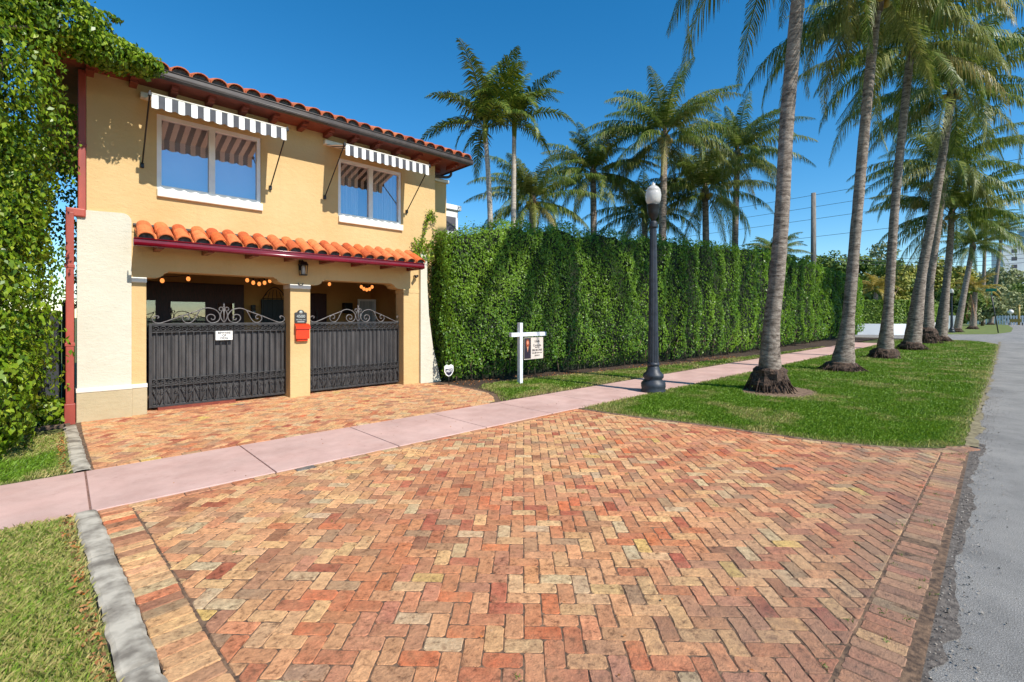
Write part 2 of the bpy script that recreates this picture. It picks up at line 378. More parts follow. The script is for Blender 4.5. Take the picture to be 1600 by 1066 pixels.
# curves bounding the brick apron (from the photo's own kerb lines)
LK = [(.75, .25), (.52, 1.0), (.40, 1.8), (.335, 2.64), (.30, 3.54), (.25, 4.52), (.21, 5.3)]
RC = [(6.62, 5.3), (6.66, 4.6), (6.75, 4.08), (6.95, 3.17), (7.07, 2.3), (7.2, 1.6), (7.45, 1.0), (7.8, .55), (8.25, .32)]
APRON = LK+RC
def seg_clip(poly, a, b, off=0.):    # keep the left side of a->b, shifted inwards by off
    dx, dy = b[0]-a[0], b[1]-a[1]; L = math.hypot(dx, dy); nx, ny = -dy/L, dx/L
    out = []; n = len(poly)
    dd = [(p[0]-a[0])*nx+(p[1]-a[1])*ny-off for p in poly]
    for i in range(n):
        j = (i+1) % n
        if dd[i] >= 0: out.append(poly[i])
        if (dd[i] >= 0) != (dd[j] >= 0):
            t = dd[i]/(dd[i]-dd[j]); out.append((poly[i][0]+(poly[j][0]-poly[i][0])*t, poly[i][1]+(poly[j][1]-poly[i][1])*t))
    return out
def inside(p, poly):
    c = False; n = len(poly)
    for i in range(n):
        a, b = poly[i], poly[(i+1) % n]
        if (a[1] > p[1]) != (b[1] > p[1]) and p[0] < (b[0]-a[0])*(p[1]-a[1])/(b[1]-a[1])+a[0]: c = not c
    return c
def area(poly): return .5*abs(sum(poly[i][0]*poly[(i+1) % len(poly)][1]-poly[(i+1) % len(poly)][0]*poly[i][1] for i in range(len(poly))))
PAL = [((192, 118, 80), 11), ((206, 138, 96), 15), ((210, 152, 106), 15), ((216, 168, 116), 14), ((206, 164, 118), 8), ((180, 130, 96), 9),
       ((160, 106, 78), 5), ((172, 92, 68), 4), ((200, 172, 132), 5), ((166, 132, 100), 4), ((206, 112, 70), 2), ((206, 172, 98), .8), ((116, 108, 102), .4), ((188, 126, 94), 10)]
PW = np.array([w for _, w in PAL]); PC = np.array([lin(tuple(v*.94+(sum(c)/3)*.06 for v in c))[:3] for c, _ in PAL])*1.12
from mathutils import noise as mnoise
def brick_col(x, y):
    w = PW.copy()
    n1 = mnoise.noise(Vector((x*.55, y*.55, 3.1))); n2 = mnoise.noise(Vector((x*.5, y*.5, 9.7)))
    yel = max(0, min(1, .42+n1*1.5+(.3 if y > 6.5 else 0)+(y-2.5)*.03))
    for i in (2, 3, 4, 8): w[i] *= .35+2.2*yel
    for i in (0, 1, 7, 10, 13): w[i] *= .4+1.9*(1-yel)
    for i in (5, 6, 9): w[i] *= max(.3, 1+n2*2.5+(1 if y < 1.5 else 0))
    c = PC[rng.choice(len(PC), p=w/w.sum())]
    return np.clip(c*rng.uniform(.88, 1.14)*(1+rng.normal(0, .03, 3)), 0, 1)
class Bricks:
    def __init__(s): s.v = []; s.f = []; s.c = []
    def add(s, poly, ztop, gap=.0022):
        if len(poly) < 3 or area(poly) < .0012: return
        cx = sum(p[0] for p in poly)/len(poly); cy = sum(p[1] for p in poly)/len(poly)
        # shrink, chip the corners
        P = []
        n = len(poly)
        for i in range(n):
            p, a, b = poly[i], poly[i-1], poly[(i+1) % n]
            da = math.hypot(a[0]-p[0], a[1]-p[1]); db = math.hypot(b[0]-p[0], b[1]-p[1])
            if da < 1e-4 or db < 1e-4: continue
            c = min(rng.uniform(.004, .018), da*.3, db*.3)
            P.append((p[0]+(a[0]-p[0])*c/da, p[1]+(a[1]-p[1])*c/da)); P.append((p[0]+(b[0]-p[0])*c/db, p[1]+(b[1]-p[1])*c/db))
            if db > .07:
                for q_ in ((.33, .66) if db > .15 else (.5,)):
                    e_ = rng.normal(0, .0017); P.append((p[0]+(b[0]-p[0])*q_-(b[1]-p[1])/db*e_, p[1]+(b[1]-p[1])*q_+(b[0]-p[0])/db*e_))
        if len(P) < 3: return
        ar = sum(P[i][0]*P[(i+1) % len(P)][1]-P[(i+1) % len(P)][0]*P[i][1] for i in range(len(P)))
        if ar < 0: P = P[::-1]
        def shrink(pp, d):
            out = []
            for x, y in pp:
                L = math.hypot(x-cx, y-cy)+1e-6; out.append((x-(x-cx)/L*d, y-(y-cy)/L*d))
            return out
        A = shrink(P, gap+rng.uniform(0, .002)); B = shrink(A, .005)
        tx, ty = rng.normal(0, .007, 2); dz = rng.normal(0, .0012)
        n = len(A); b0 = len(s.v); hj = rng.normal(0, .0007, n)
        s.v += [(x, y, -.004) for x, y in A]
        s.v += [(x, y, ztop-.005+dz+(x-cx)*tx+(y-cy)*ty) for x, y in A]
        s.v += [(x, y, ztop+dz+hj[i]+(x-cx)*tx+(y-cy)*ty) for i, (x, y) in enumerate(B)]
        col = brick_col(cx, cy)
        for k in (0, 1):
            for i in range(n):
                j = (i+1) % n; s.f.append((b0+k*n+i, b0+k*n+j, b0+(k+1)*n+j, b0+(k+1)*n+i)); s.c.append((col, 4))
        s.f.append([b0+2*n+i for i in range(n)]); s.c.append((col, n))
    def build(s, name):
        me = bpy.data.meshes.new(name); me.from_pydata(s.v, [], s.f); me.update()
        ca = me.color_attributes.new('col', 'FLOAT_COLOR', 'CORNER')
        arr = np.concatenate([np.tile(np.append(c, 1), (k, 1)) for c, k in s.c]).astype(np.float32)
        ca.data.foreach_set('color', arr.ravel())
        return tag(link(name, me, 'brick'), kind='structure')
def herring(bk, poly, inner, clips, z, th=R(-45), org=(0, 0), w=.1):
    """clips: polylines (interior on the left) with an inward offset"""
    c, s_ = math.cos(th), math.sin(th)
    xs = [p[0] for p in poly]; ys = [p[1] for p in poly]
    span = int(max(max(xs)-min(xs), max(ys)-min(ys))*1.5/w)+4
    mx, my = (max(xs)+min(xs))/2, (max(ys)+min(ys))/2
    u0 = round(((mx-org[0])*c+(my-org[1])*s_)/w); v0 = round((-(mx-org[0])*s_+(my-org[1])*c)/w)
    for i in range(u0-span, u0+span):
        for j in range(v0-span, v0+span):
            k = (i-j) % 4
            if k == 0: r = (i, j, i+2, j+1)
            elif k == 2: r = (i, j-1, i+1, j+1)
            else: continue
            jx = rng.normal(0, .0012, 8)
            q = [(r[0]*w+jx[0], r[1]*w+jx[1]), (r[2]*w+jx[2], r[1]*w+jx[3]), (r[2]*w+jx[4], r[3]*w+jx[5]), (r[0]*w+jx[6], r[3]*w+jx[7])]
            q = [(org[0]+x*c-y*s_, org[1]+x*s_+y*c) for x, y in q]
            cx, cy = sum(p[0] for p in q)/4, sum(p[1] for p in q)/4
            if not (min(xs)-.3 < cx < max(xs)+.3 and min(ys)-.3 < cy < max(ys)+.3): continue
            for pl, off in clips:
                best = None; bd = .45
                for a, b in zip(pl[:-1], pl[1:]):
                    L2 = (b[0]-a[0])**2+(b[1]-a[1])**2; t = max(0, min(1, ((cx-a[0])*(b[0]-a[0])+(cy-a[1])*(b[1]-a[1]))/L2))
                    d = math.hypot(cx-a[0]-t*(b[0]-a[0]), cy-a[1]-t*(b[1]-a[1]))
                    if d < bd and d < .3: bd = d; best = (a, b)
                if best and len(q) > 2: q = seg_clip(q, best[0], best[1], off)
            if len(q) < 3: continue
            gx, gy = sum(p[0] for p in q)/len(q), sum(p[1] for p in q)/len(q)
            if not inside((gx, gy), poly): continue
            bk.add(q, z)
def course(bk, pl, width, step, z, off=0):
    """bricks laid along a polyline, on its left side"""
    pts = smooth_path([(x, y, 0) for x, y in pl], 8); pts = [(p.x, p.y) for p in pts]
    acc = [0]
    for a, b in zip(pts[:-1], pts[1:]): acc.append(acc[-1]+math.hypot(b[0]-a[0], b[1]-a[1]))
    def at(s):
        s = max(0, min(acc[-1]-1e-6, s)); i = max(k for k in range(len(acc)-1) if acc[k] <= s)
        t = (s-acc[i])/(acc[i+1]-acc[i]+1e-9); a, b = pts[i], pts[i+1]; dx, dy = b[0]-a[0], b[1]-a[1]; L = math.hypot(dx, dy)
        return (a[0]+dx*t, a[1]+dy*t), (-dy/L, dx/L)
    s = 0
    while s+step*.5 < acc[-1]:
        st = step*rng.uniform(.93, 1.07); (a, na), (b, nb) = at(s), at(s+st)
        w0 = off+rng.normal(0, .003); w1 = off+width+rng.normal(0, .003)
        bk.add([(a[0]+na[0]*w0, a[1]+na[1]*w0), (b[0]+nb[0]*w0, b[1]+nb[1]*w0), (b[0]+nb[0]*w1, b[1]+nb[1]*w1), (a[0]+na[0]*w1, a[1]+na[1]*w1)], z)
        s += st
plane_poly('brick_joint_sand', [(p[0], p[1]) for p in APRON][::-1], .0095, 'mortar')
bk = Bricks()
def sm2(pl): return [(p.x, p.y) for p in smooth_path([(x, y, 0) for x, y in pl], 8)]
left_c = [(x, y) for x, y in LK][::-1]      # interior lies to the left when walked away from the path
edge_street = [(.7, .33), (8.2, .33)]; edge_path = [(6.6, 5.28), (.22, 5.28)]; rc_c = [p for p in RC][::-1]
course(bk, left_c, .215, .105, .016)
course(bk, edge_street, .215, .1, .012)
course(bk, edge_path, .1, .2, .016)
course(bk, rc_c, .105, .2, .016)
herring(bk, APRON, None, [(sm2(left_c), .222), (edge_street, .222), (edge_path, .106), (sm2(rc_c), .110)], .014)
bk.build('brick_apron')
# upper drive between the path and the gates
UP = [(.24, 6.72), (5.95, 6.72), (6.35, 7.2), (6.62, 7.7), (6.7, 8.3), (6.75, 9.2), (6.55, 9.9), (6.0, 10.5), (.86, 10.5), (.2, 9.85), (.2, 9.0)]
plane_poly('brick_joint_bed', [(.1, 6.7), (6.9, 6.7), (6.9, 10.9), (.1, 10.9)], .0085, 'mortar')
bk = Bricks()
upr = [(5.95, 6.72), (6.35, 7.2), (6.62, 7.7), (6.7, 8.3), (6.75, 9.2), (6.55, 9.9)]
course(bk, [(.24, 6.73), (5.95, 6.73)], .1, .2, .016)
herring(bk, UP, None, [([(.24, 6.72), (5.95, 6.72)], .108), (upr, 0), ([(.2, 9.9), (.2, 9.0), (.24, 6.72)], .0)], .014)
bk.build('brick_upper_drive')

# pink pavement slabs
mb = MB(); xj = [-8.6+1.45*k for k in range(32)]
for a, b in zip(xj[:-1], xj[1:]):
    if abs(a-.1) < .01: pass
    mb.bbox(a+.007+.07, b-.007+.07, 5.29, 6.70, -.06, .022, .006)
mb.build('pavement', 'pink'); tag(bpy.data.objects['pavement'], kind='structure')
mb = MB(); mb.box(-8.6, 36.4, 5.30, 6.69, -.05, .012); tag(mb.build('pavement_joint', simple('pink_joint', (150, 112, 100), (110, 80, 70), 20)), kind='structure')

def ragged(name, x0, x1, yc, wa, wb, z, mat, step=.06):
    V = []; F = []; n = int((x1-x0)/step)
    for i in range(n+1):
        x = x0+i*step; a = wa+.09*mnoise.noise(Vector((x*1.3, 2.2, 0)))+.05*mnoise.noise(Vector((x*6, 5.2, 0))); b = wb+.04*mnoise.noise(Vector((x*4, 9.2, 0)))
        V += [(x, yc-a, z), (x, yc+b, z)]
    for i in range(n): F.append((2*i, 2*i+2, 2*i+3, 2*i+1))
    me = bpy.data.meshes.new(name); me.from_pydata(V, [], F); me.update(); return tag(link(name, me, mat), kind='structure')
ragged('street_edge_grime', -1, 8.6, .32, .1, .03, .0045, simple('edge_grime', (118, 108, 98), (76, 68, 62), 26, .95, .9, 90, .01))
ragged('verge_edge_dirt', 8.3, 44, .33, .05, .05, .0175, simple('verge_dust', (150, 138, 104), (104, 92, 66), 14, .95, .6))
n = 2600; x = rng.uniform(-1, 44, n)**1.0; x[:1500] = rng.uniform(1.5, 14, 1500); y = .28-np.abs(rng.normal(0, .12, n)); P = np.c_[x, y, np.full(n, .008)]
V, F = leaves(P, np.tile([0, 0, 1.], (n, 1)), rng.uniform(.006, .016, n), .7, 0, .9, .3); tag(link('grit', npmesh('grit', V, F), simple('grit', (176, 168, 156), (110, 100, 90), 40, .9, 0)), 'loose grit and pebbles along the edge of the grey street', 'grit', kind='stuff')
# concrete kerbs
def kerb(name, pts, w, z, seg=.55, lab=''):
    V = []; F = []; P = smooth_path([(x, y, 0) for x, y in pts], 26)
    for i, p in enumerate(P):
        t = (P[min(i+1, len(P)-1)]-P[max(i-1, 0)]).normalized(); nx = Vector((-t.y, t.x, 0))
        j = [.012*mnoise.noise(Vector((p.x*9, p.y*9, k_))) + rng.normal(0, .0015) for k_ in (1.5, 7.5)]; zz = z+.004*mnoise.noise(Vector((p.x*3, p.y*3, 4)))-(.006 if i % 41 == 0 else 0)
        for o_, h_ in ((0+j[0], -.05), (0+j[0], zz-.012), (.02+j[0], zz), (w*.5, zz+.004), (w-.02+j[1], zz), (w+j[1], zz-.012), (w+j[1], -.05)):
            q = p+nx*o_; V.append((q.x, q.y, h_))
    n = 7
    for i in range(len(P)-1):
        for k in range(n-1): F.append((i*n+k, i*n+k+1, (i+1)*n+k+1, (i+1)*n+k))
    me = bpy.data.meshes.new(name); me.from_pydata(V, [], F); me.update()
    return tag(link(name, me, 'concrete'), kind='structure')
kerb('kerb', LK, .15, .03)
kerb('drive_kerb', [(.22, 6.74), (.19, 7.6), (.17, 8.6), (.14, 9.6)], .14, .035)
kerb('lawn_kerb', RC, .05, .018)
for o in [bpy.data.objects['lawn_kerb']]: o.location = (.05, 0, 0); o.data.materials[0] = MT['dirt']

# lawns: soil sheets plus blades
LAWN_R = [(6.72, 5.26), (6.76, 4.6), (6.83, 4.08), (7.03, 3.17), (7.15, 2.3), (7.28, 1.6), (7.5, 1.05), (7.9, .6), (8.3, .38), (20, .3), (38, .32), (41, .5), (43.6, 1.2), (45, 2.3), (45.6, 4), (45.6, 5.26)]
LAWN_L = [(-12, .4), (.6, .3), (.37, 1.0), (.25, 1.8), (.18, 2.64), (.14, 3.54), (.1, 4.52), (.06, 5.28), (-12, 5.28)]
STRIP = [(6.1, 6.72), (6.5, 7.25), (6.75, 7.7), (6.85, 8.3), (7.4, 8.75), (9, 8.75), (12, 8.25), (16, 7.8), (22, 7.3), (30, 7.0), (30, 6.72)]
STRIP_L = [(-6, 6.72), (.08, 6.72), (.05, 7.6), (.03, 9.1), (-6, 9.1)]
plane_poly('lawn_verge_soil', LAWN_R, .012, 'soil'); plane_poly('near_lawn_soil', LAWN_L, .012, 'soil')
plane_poly('hedge_strip_soil', [(6.1, 6.72), (6.6, 7.25), (6.85, 8.3), (6.85, 9.95), (46, 9.95), (46, 6.72)], .010, 'mulch')
plane_poly('side_strip_soil', [(-8, 6.72), (.08, 6.72), (.03, 9.95), (-8, 9.95)], .012, 'soil')
def in_poly_np(x, y, poly):
    c = np.zeros(len(x), bool); n = len(poly)
    for i in range(n):
        a, b = poly[i], poly[(i+1) % n]
        if a[1] == b[1]: continue
        k = ((a[1] > y) != (b[1] > y)) & (x < (b[0]-a[0])*(y-a[1])/(b[1]-a[1])+a[0]); c ^= k
    return c
def edge_dist(x, y, poly):
    d = np.full(len(x), 9.)
    for i in range(len(poly)):
        a, b = poly[i], poly[(i+1) % len(poly)]; L2 = (b[0]-a[0])**2+(b[1]-a[1])**2
        t = np.clip(((x-a[0])*(b[0]-a[0])+(y-a[1])*(b[1]-a[1]))/L2, 0, 1)
        d = np.minimum(d, np.hypot(x-a[0]-t*(b[0]-a[0]), y-a[1]-t*(b[1]-a[1])))
    return d
def vnoise(x, y, s, seed):
    """smooth value noise"""
    g_ = np.random.default_rng(seed).random((256, 256)); u = x*s+100; v = y*s+100
    i = np.floor(u).astype(int) % 255; j = np.floor(v).astype(int) % 255; fu = u-np.floor(u); fv = v-np.floor(v)
    fu = fu*fu*(3-2*fu); fv = fv*fv*(3-2*fv)
    return (g_[i, j]*(1-fu)+g_[i+1, j]*fu)*(1-fv)+(g_[i, j+1]*(1-fu)+g_[i+1, j+1]*fu)*fv
def fbm(x, y, s, seed): return (vnoise(x, y, s, seed)+.5*vnoise(x, y, s*2.1, seed+1)+.25*vnoise(x, y, s*4.3, seed+2))/1.75
def blades(regions, poly, holes=(), dryb=0, edge=.12):
    PV = []; D = []
    for (x0, x1, y0, y1, dens, h, w) in regions:
        n = int((x1-x0)*(y1-y0)*dens); x = rng.uniform(x0, x1, n); y = rng.uniform(y0, y1, n)
        k = in_poly_np(x, y, poly)
        for (hx, hy, ra, rb) in holes: k &= (((x-hx)/ra)**2+((y-hy)/rb)**2) > 1+rng.normal(0, .12, n)
        x = x[k]; y = y[k]; n = len(x)
        ed = edge_dist(x, y, poly); f = fbm(x, y, 1.6, 5)
        dry = np.clip((f-.53+dryb)*6, 0, 1)*rng.uniform(0, 1, n)+np.clip(1-ed/edge, 0, 1)*rng.uniform(0, 1, n)*.9
        keep = rng.random(n) > np.clip(.75-ed/edge*.9, 0, .7); x, y, dry, f = x[keep], y[keep], dry[keep], f[keep]; n = len(x)
        hh = h*rng.uniform(.45, 1.25, n)*(.75+.5*fbm(x, y, 5, 11)); a = rng.uniform(0, 2*np.pi, n); ln = rng.uniform(.1, 1.1, n)*hh
        b = a+rng.normal(np.pi/2, .3, n); ww = w*rng.uniform(.6, 1.2, n)
        V = np.empty((n, 4, 3)); z = .012
        V[:, 0] = np.c_[x-np.cos(b)*ww/2, y-np.sin(b)*ww/2, np.full(n, z)]; V[:, 1] = np.c_[x+np.cos(b)*ww/2, y+np.sin(b)*ww/2, np.full(n, z)]
        mx, my = x+np.cos(a)*ln*.35, y+np.sin(a)*ln*.35
        V[:, 2] = np.c_[mx+np.cos(b)*ww*.4, my+np.sin(b)*ww*.4, z+hh*.65]
        V[:, 3] = np.c_[x+np.cos(a)*ln, y+np.sin(a)*ln, z+hh*.92]
        PV.append(V.reshape(-1, 3)); D.append(np.repeat(np.clip(dry, 0, 1), 4))
    V = np.concatenate(PV); D = np.concatenate(D); F = np.arange(len(V)).reshape(-1, 4)
    me = npmesh('grass', V, F); at = me.attributes.new('dry', 'FLOAT', 'POINT'); at.data.foreach_set('value', D.astype(np.float32))
    return me
PALM_BASE = [(11.3, 3.62), (17.15, 3.43), (23.6, 3.36), (30.4, 3.28), (38.4, 3.44), (42, 3.03)]
holes = [(11.35, 3.45, .98, .72)]+[(x+.1, y, .75, .5) for x, y in PALM_BASE[1:4]]
me = blades([(6.6, 10, .2, 5.3, 5200, .045, .007), (10, 14, .2, 5.3, 3200, .045, .009), (14, 22, .2, 5.3, 1300, .05, .014), (22, 46, .2, 5.3, 420, .05, .026)], LAWN_R, holes, -.01, .26)
tag(link('grass', me, 'grass'), 'short green lawn around the row of palm trunks beside the street', 'grass', kind='stuff')
me = blades([(-1.2, .7, 2.2, 5.3, 15000, .038, .0045), (-3, .7, .3, 2.2, 1500, .04, .008), (-4, -1.2, 2.2, 5.3, 1500, .04, .008)], LAWN_L, (), .26, .1)
tag(link('grass', me, 'grass'), 'patchy grass with straw tufts left of the worn concrete kerb', 'grass', kind='stuff')
me = blades([(6, 14, 6.7, 8.8, 3200, .045, .009), (14, 30, 6.7, 8.8, 700, .05, .018)], STRIP, [(8.12, 8.2, .1, .1)], .05, .3)
tag(link('grass', me, 'grass'), 'thin grass strip between the pink pavement and the tall hedge', 'grass', kind='stuff')
me = blades([(-.9, .1, 6.7, 9.1, 5000, .04, .006)], STRIP_L, (), .2, .15)
tag(link('grass', me, 'grass'), 'sparse dry grass patch between the leafy tree and the upper drive', 'grass', kind='stuff')
wn_ = 60; wx_ = rng.uniform(.4, 8, wn_); wy_ = np.where(rng.random(wn_) < .5, rng.uniform(.3, .6, wn_), rng.uniform(.5, 5, wn_)); cc = np.repeat(np.c_[wx_, wy_, np.full(wn_, .022)], 9, 0)+rng.normal(0, .012, (wn_*9, 3))*[1, 1, .3]
V, F = leaves(cc, rng.normal(0, 1, cc.shape), .022, .9, -.6, .22); V[:, 2] = np.maximum(V[:, 2], .012)
me = npmesh('weeds', V, F); tag(link('weeds', me, 'treeleaf'), 'tiny green weeds growing in the joints of the brick drive', 'weeds', kind='stuff')
# fallen leaves by the kerb
n = 500; y = rng.uniform(2, 9, n); x = np.interp(y, [2, 2.64, 3.54, 4.52, 5.3, 9], [.22, .17, .12, .08, .05, 0])-np.abs(rng.normal(0, .035, n))
P = np.c_[x, y, np.full(n, .045)+rng.uniform(-.015, .01, n)]; k = (y < 5.25) | (y > 6.75); P = P[k]
n2 = 260; P2 = np.c_[rng.uniform(.5, 7, n2), rng.uniform(.5, 9.5, n2), np.full(n2, .026)]
n3 = 900; x3 = rng.uniform(6.9, 20, n3); P3 = np.c_[x3, np.interp(x3, [7, 9, 12, 16, 20], [9.2, 8.9, 8.3, 7.9, 7.7])+rng.normal(0, .22, n3), np.full(n3, .03)]
P = np.concatenate([P, P2, P3]); V, F = leaves(P, np.tile([0, 0, 1.], (len(P), 1)), np.r_[np.full(len(P)-n2-n3, .032), np.full(n2, .022), np.full(n3, .05)], .5, 0, .5, .1)
tag(link('fallen_leaves', npmesh('fallen_leaves', V, F), 'fallen'), 'dry brown leaves scattered by the kerb, bricks and hedge foot', 'leaves', kind='stuff')

# ================================================================ HOUSE
house = thing('house', 'two storey yellow stucco house with red clay tile roof and striped awnings', 'house', (0, 0, 0))
def holed_wall(name, x0, x1, z0, z1, holes, y, depth, mat, parent):
    xs = sorted({x0, x1, *[h[0] for h in holes], *[h[1] for h in holes]}); zs = sorted({z0, z1, *[h[2] for h in holes], *[h[3] for h in holes]})
    mb = MB()
    for a, b in zip(xs[:-1], xs[1:]):
        for c, d in zip(zs[:-1], zs[1:]):
            if any(h[0] <= a and b <= h[1] and h[2] <= c and d <= h[3] for h in holes): continue
            mb.add([(a, y, c), (b, y, c), (b, y, d), (a, y, d)], [(0, 1, 2, 3)])
    for h in holes:
        a, b, c, d = h; Y = y+depth
        mb.add([(a, y, c), (b, y, c), (b, Y, c), (a, Y, c)], [(0, 3, 2, 1)]); mb.add([(a, y, d), (b, y, d), (b, Y, d), (a, Y, d)], [(0, 1, 2, 3)])
        mb.add([(a, y, c), (a, Y, c), (a, Y, d), (a, y, d)], [(0, 3, 2, 1)]); mb.add([(b, y, c), (b, Y, c), (b, Y, d), (b, y, d)], [(0, 1, 2, 3)])
    mb.add([(x0, y, z0), (x0, y, z1), (x0, 17, z1), (x0, 17, z0)], [(0, 1, 2, 3)]); mb.add([(x1, y, z0), (x1, y, z1), (x1, 17, z1), (x1, 17, z0)], [(3, 2, 1, 0)])
    mb.add([(x0, 17, z0), (x1, 17, z0), (x1, 17, z1), (x0, 17, z1)], [(0, 3, 2, 1)])
    mb.add([(x0, y, z0), (x1, y, z0), (x1, 17, z0), (x0, 17, z0)], [(0, 3, 2, 1)])
    mb.add([(x0, y, z1), (x1, y, z1), (x1, 17, z1), (x0, 17, z1)], [(0, 1, 2, 3)])
    return mb.build(name, mat, parent)
W1 = (1.16, 2.79, 3.84, 5.12); W2 = (4.32, 5.87, 3.84, 5.10)
holed_wall('upper_wall', .27, 6.83, 3.06, 5.62, [W1, W2], 10, .35, 'wall', house)
# ground storey beam with ogee corbels and piers
def corbel(x, sgn): return [(x, 2.31), (x+sgn*.12, 2.31), (x+sgn*.18, 2.325), (x+sgn*.225, 2.355), (x+sgn*.25, 2.40), (x+sgn*.29, 2.405), (x+sgn*.30, 2.43)]
out = [(.82, 3.1), (.82, 2.31)]+corbel(1.02, 1)+corbel(3.33, -1)[::-1]+corbel(3.73, 1)+corbel(5.93, -1)[::-1]+[(6.36, 2.31), (6.36, 3.1)]
mb = MB(); mb.prism(out, 10.012, 10.4); mb.build('beam', 'wall', house)
for (a, b, y0, y1) in ((.82, 1.02, 10.0, 10.38), (3.33, 3.73, 10.0, 10.4), (5.93, 6.36, 10.0, 10.38)):
    m_ = MB(); m_.bbox(a, b, y0, y1, -.05, 2.225, .012); m_.build('pillar', 'wall', house)
    m_ = MB(); m_.bbox(a-.006, b+.006, y0-.006, y1+.006, 2.222, 2.309, .008); m_.build('pillar_cap', 'trim' if a < 5 else 'wall', house)
# white buttress (left) with rounded shoulders and a plinth band
sh = [(.16, -.05), (.82, -.05), (.82, 3.2)]+[(.82-.12+.12*math.cos(t), 3.22+.12*math.sin(t)) for t in np.linspace(0, math.pi/2, 7)]+[(.16+.1-.1*math.sin(t), 3.22+.1*math.cos(t)) for t in np.linspace(0, math.pi/2, 7)]
mb = MB(); mb.prism(sh, 9.95, 10.35); mb.build('buttress', 'white', house)
mb = MB(); mb.bbox(.15, .83, 9.925, 10.3, -.05, .46, .01); mb.bbox(.822, 1.03, 9.985, 10.36, -.05, .458, .01); mb.build('plinth', 'plinth', house)
mb = MB(); mb.bbox(.145, .835, 9.915, 10.31, .461, .53, .012); mb.bbox(.824, 1.035, 9.975, 10.37, .459, .529, .01); mb.build('plinth_band', 'trim', house)
sh = [(6.362, -.05), (6.98, -.05), (6.9, .25), (6.72, .9), (6.6, 1.7), (6.55, 2.5), (6.55, 3.2), (6.362, 3.2)]
mb = MB(); mb.prism(sh, 9.93, 10.4); mb.build('buttress', 'white', house)
mb = MB(); mb.box(6.84, 7.5, 10.45, 15, 0, 5.24); mb.build('side_wall', 'wall', house)
mb = MB(); mb.bbox(6.8, 7.56, 10.39, 15.05, 5.243, 5.33, .01); mb.build('side_ledge', 'trim', house)
# patio room behind the gates
mb = MB(); mb.add([(.3, 10.4, 0), (.3, 13.4, 0), (.3, 13.4, 3), (.3, 10.4, 3)], [(0, 1, 2, 3)]); mb.add([(6.8, 10.42, 0), (6.8, 13.4, 0), (6.8, 13.4, 3), (6.8, 10.42, 3)], [(0, 1, 2, 3)])
mb.add([(.3, 13.4, 0), (6.8, 13.4, 0), (6.8, 13.4, 3), (.3, 13.4, 3)], [(0, 1, 2, 3)])
mb.build('patio_wall', 'patio', house)
mb = MB(); mb.box(.28, 6.83, 10.41, 13.45, 2.86, 2.95); mb.build('patio_ceiling', 'ceil', house)
# dark french doors, arched iron window, red door, framed window
def door(x0, x1, z1, panes, handle=None, parent=house, y=13.36, mat='mahog', pm='clearglass'):
    m_ = MB(); m_.bbox(x0, x1, y-.05, y+.03, 0, z1, .01); d = m_.build('door', mat, parent)
    for (a, b, c, e_) in panes:
        m_ = MB(); m_.box(a, b, y-.056, y-.052, c, e_); m_.build('pane', pm, d)
        m_ = MB()
        for q in ((a-.03, b+.03, c-.03, c), (a-.03, b+.03, e_, e_+.03), (a-.03, a, c, e_), (b, b+.03, c, e_)): m_.box(q[0], q[1], y-.068, y-.0505, q[2], q[3])
        m_.build('pane_frame', mat, d)
    if handle:
        m_ = MB()
        for h_ in handle: m_.tube([(h_, y-.11, .95), (h_, y-.11, 1.85)], .013, 8); m_.tube([(h_, y-.11, 1.0), (h_, y-.05, 1.0)], .01, 6); m_.tube([(h_, y-.11, 1.8), (h_, y-.05, 1.8)], .01, 6)
        m_.build('handle', 'scroll', d)
    return d
door(1.05, 3.32, 2.45, [(1.18, 1.52, .5, 2.02), (1.8, 2.48, .5, 2.0), (2.75, 3.1, .5, 1.98)])
door(4.45, 5.42, 2.3, [], (4.95, 5.12))
aw = MB(); aw.box(3.72, 4.3, 13.3, 13.35, .6, 2.1); fr = aw.build('iron_window', 'black', house)
mb = MB()
for k in range(6): xx = 3.74+k*.108; mb.tube([(xx, 13.2, .6), (xx, 13.2, 2.15), (4.01+(xx-4.01)*.7, 13.2, 2.38-abs(xx-4.01)*.5)], .008, 5)
mb.tube(smooth_path([(3.72, 13.2, 2.12), (3.85, 13.2, 2.32), (4.01, 13.2, 2.42), (4.17, 13.2, 2.32), (4.3, 13.2, 2.12)], 5), .011, 6)
for zz in (.6, 1.3, 2.12): mb.tube([(3.7, 13.2, zz), (4.32, 13.2, zz)], .009, 6)
mb.build('window_grille', 'black', fr)
mb = MB(); mb.box(6.16, 6.72, 12.9, 12.94, .5, 2.16); fw = mb.build('patio_window', 'frame', house)
mb = MB(); mb.box(6.22, 6.66, 12.888, 12.897, .56, 2.1); mb.build('pane', 'curtain', fw)
mb = MB(); mb.bbox(5.88, 6.12, 13.15, 13.34, 1.75, 2.05, .01); tag(mb.build('loudspeaker', 'black'), 'small black box loudspeaker on the patio wall behind the right gate', 'speaker')
lamp = thing('wall_sconce', 'small dark wall sconce on the patio wall right of the brown doors', 'wall lamp', (3.52, 13.3, 1.75))
mb = MB(); mb.bbox(-.05, .05, -.06, .03, -.15, .2, .01); mb.build('bracket', 'black', lamp)
mb = MB(); mb.lathe([(.05, -.12), (.06, .08), (.03, .12)], 0, -.1, 10); mb.build('shade', 'clearglass', lamp)
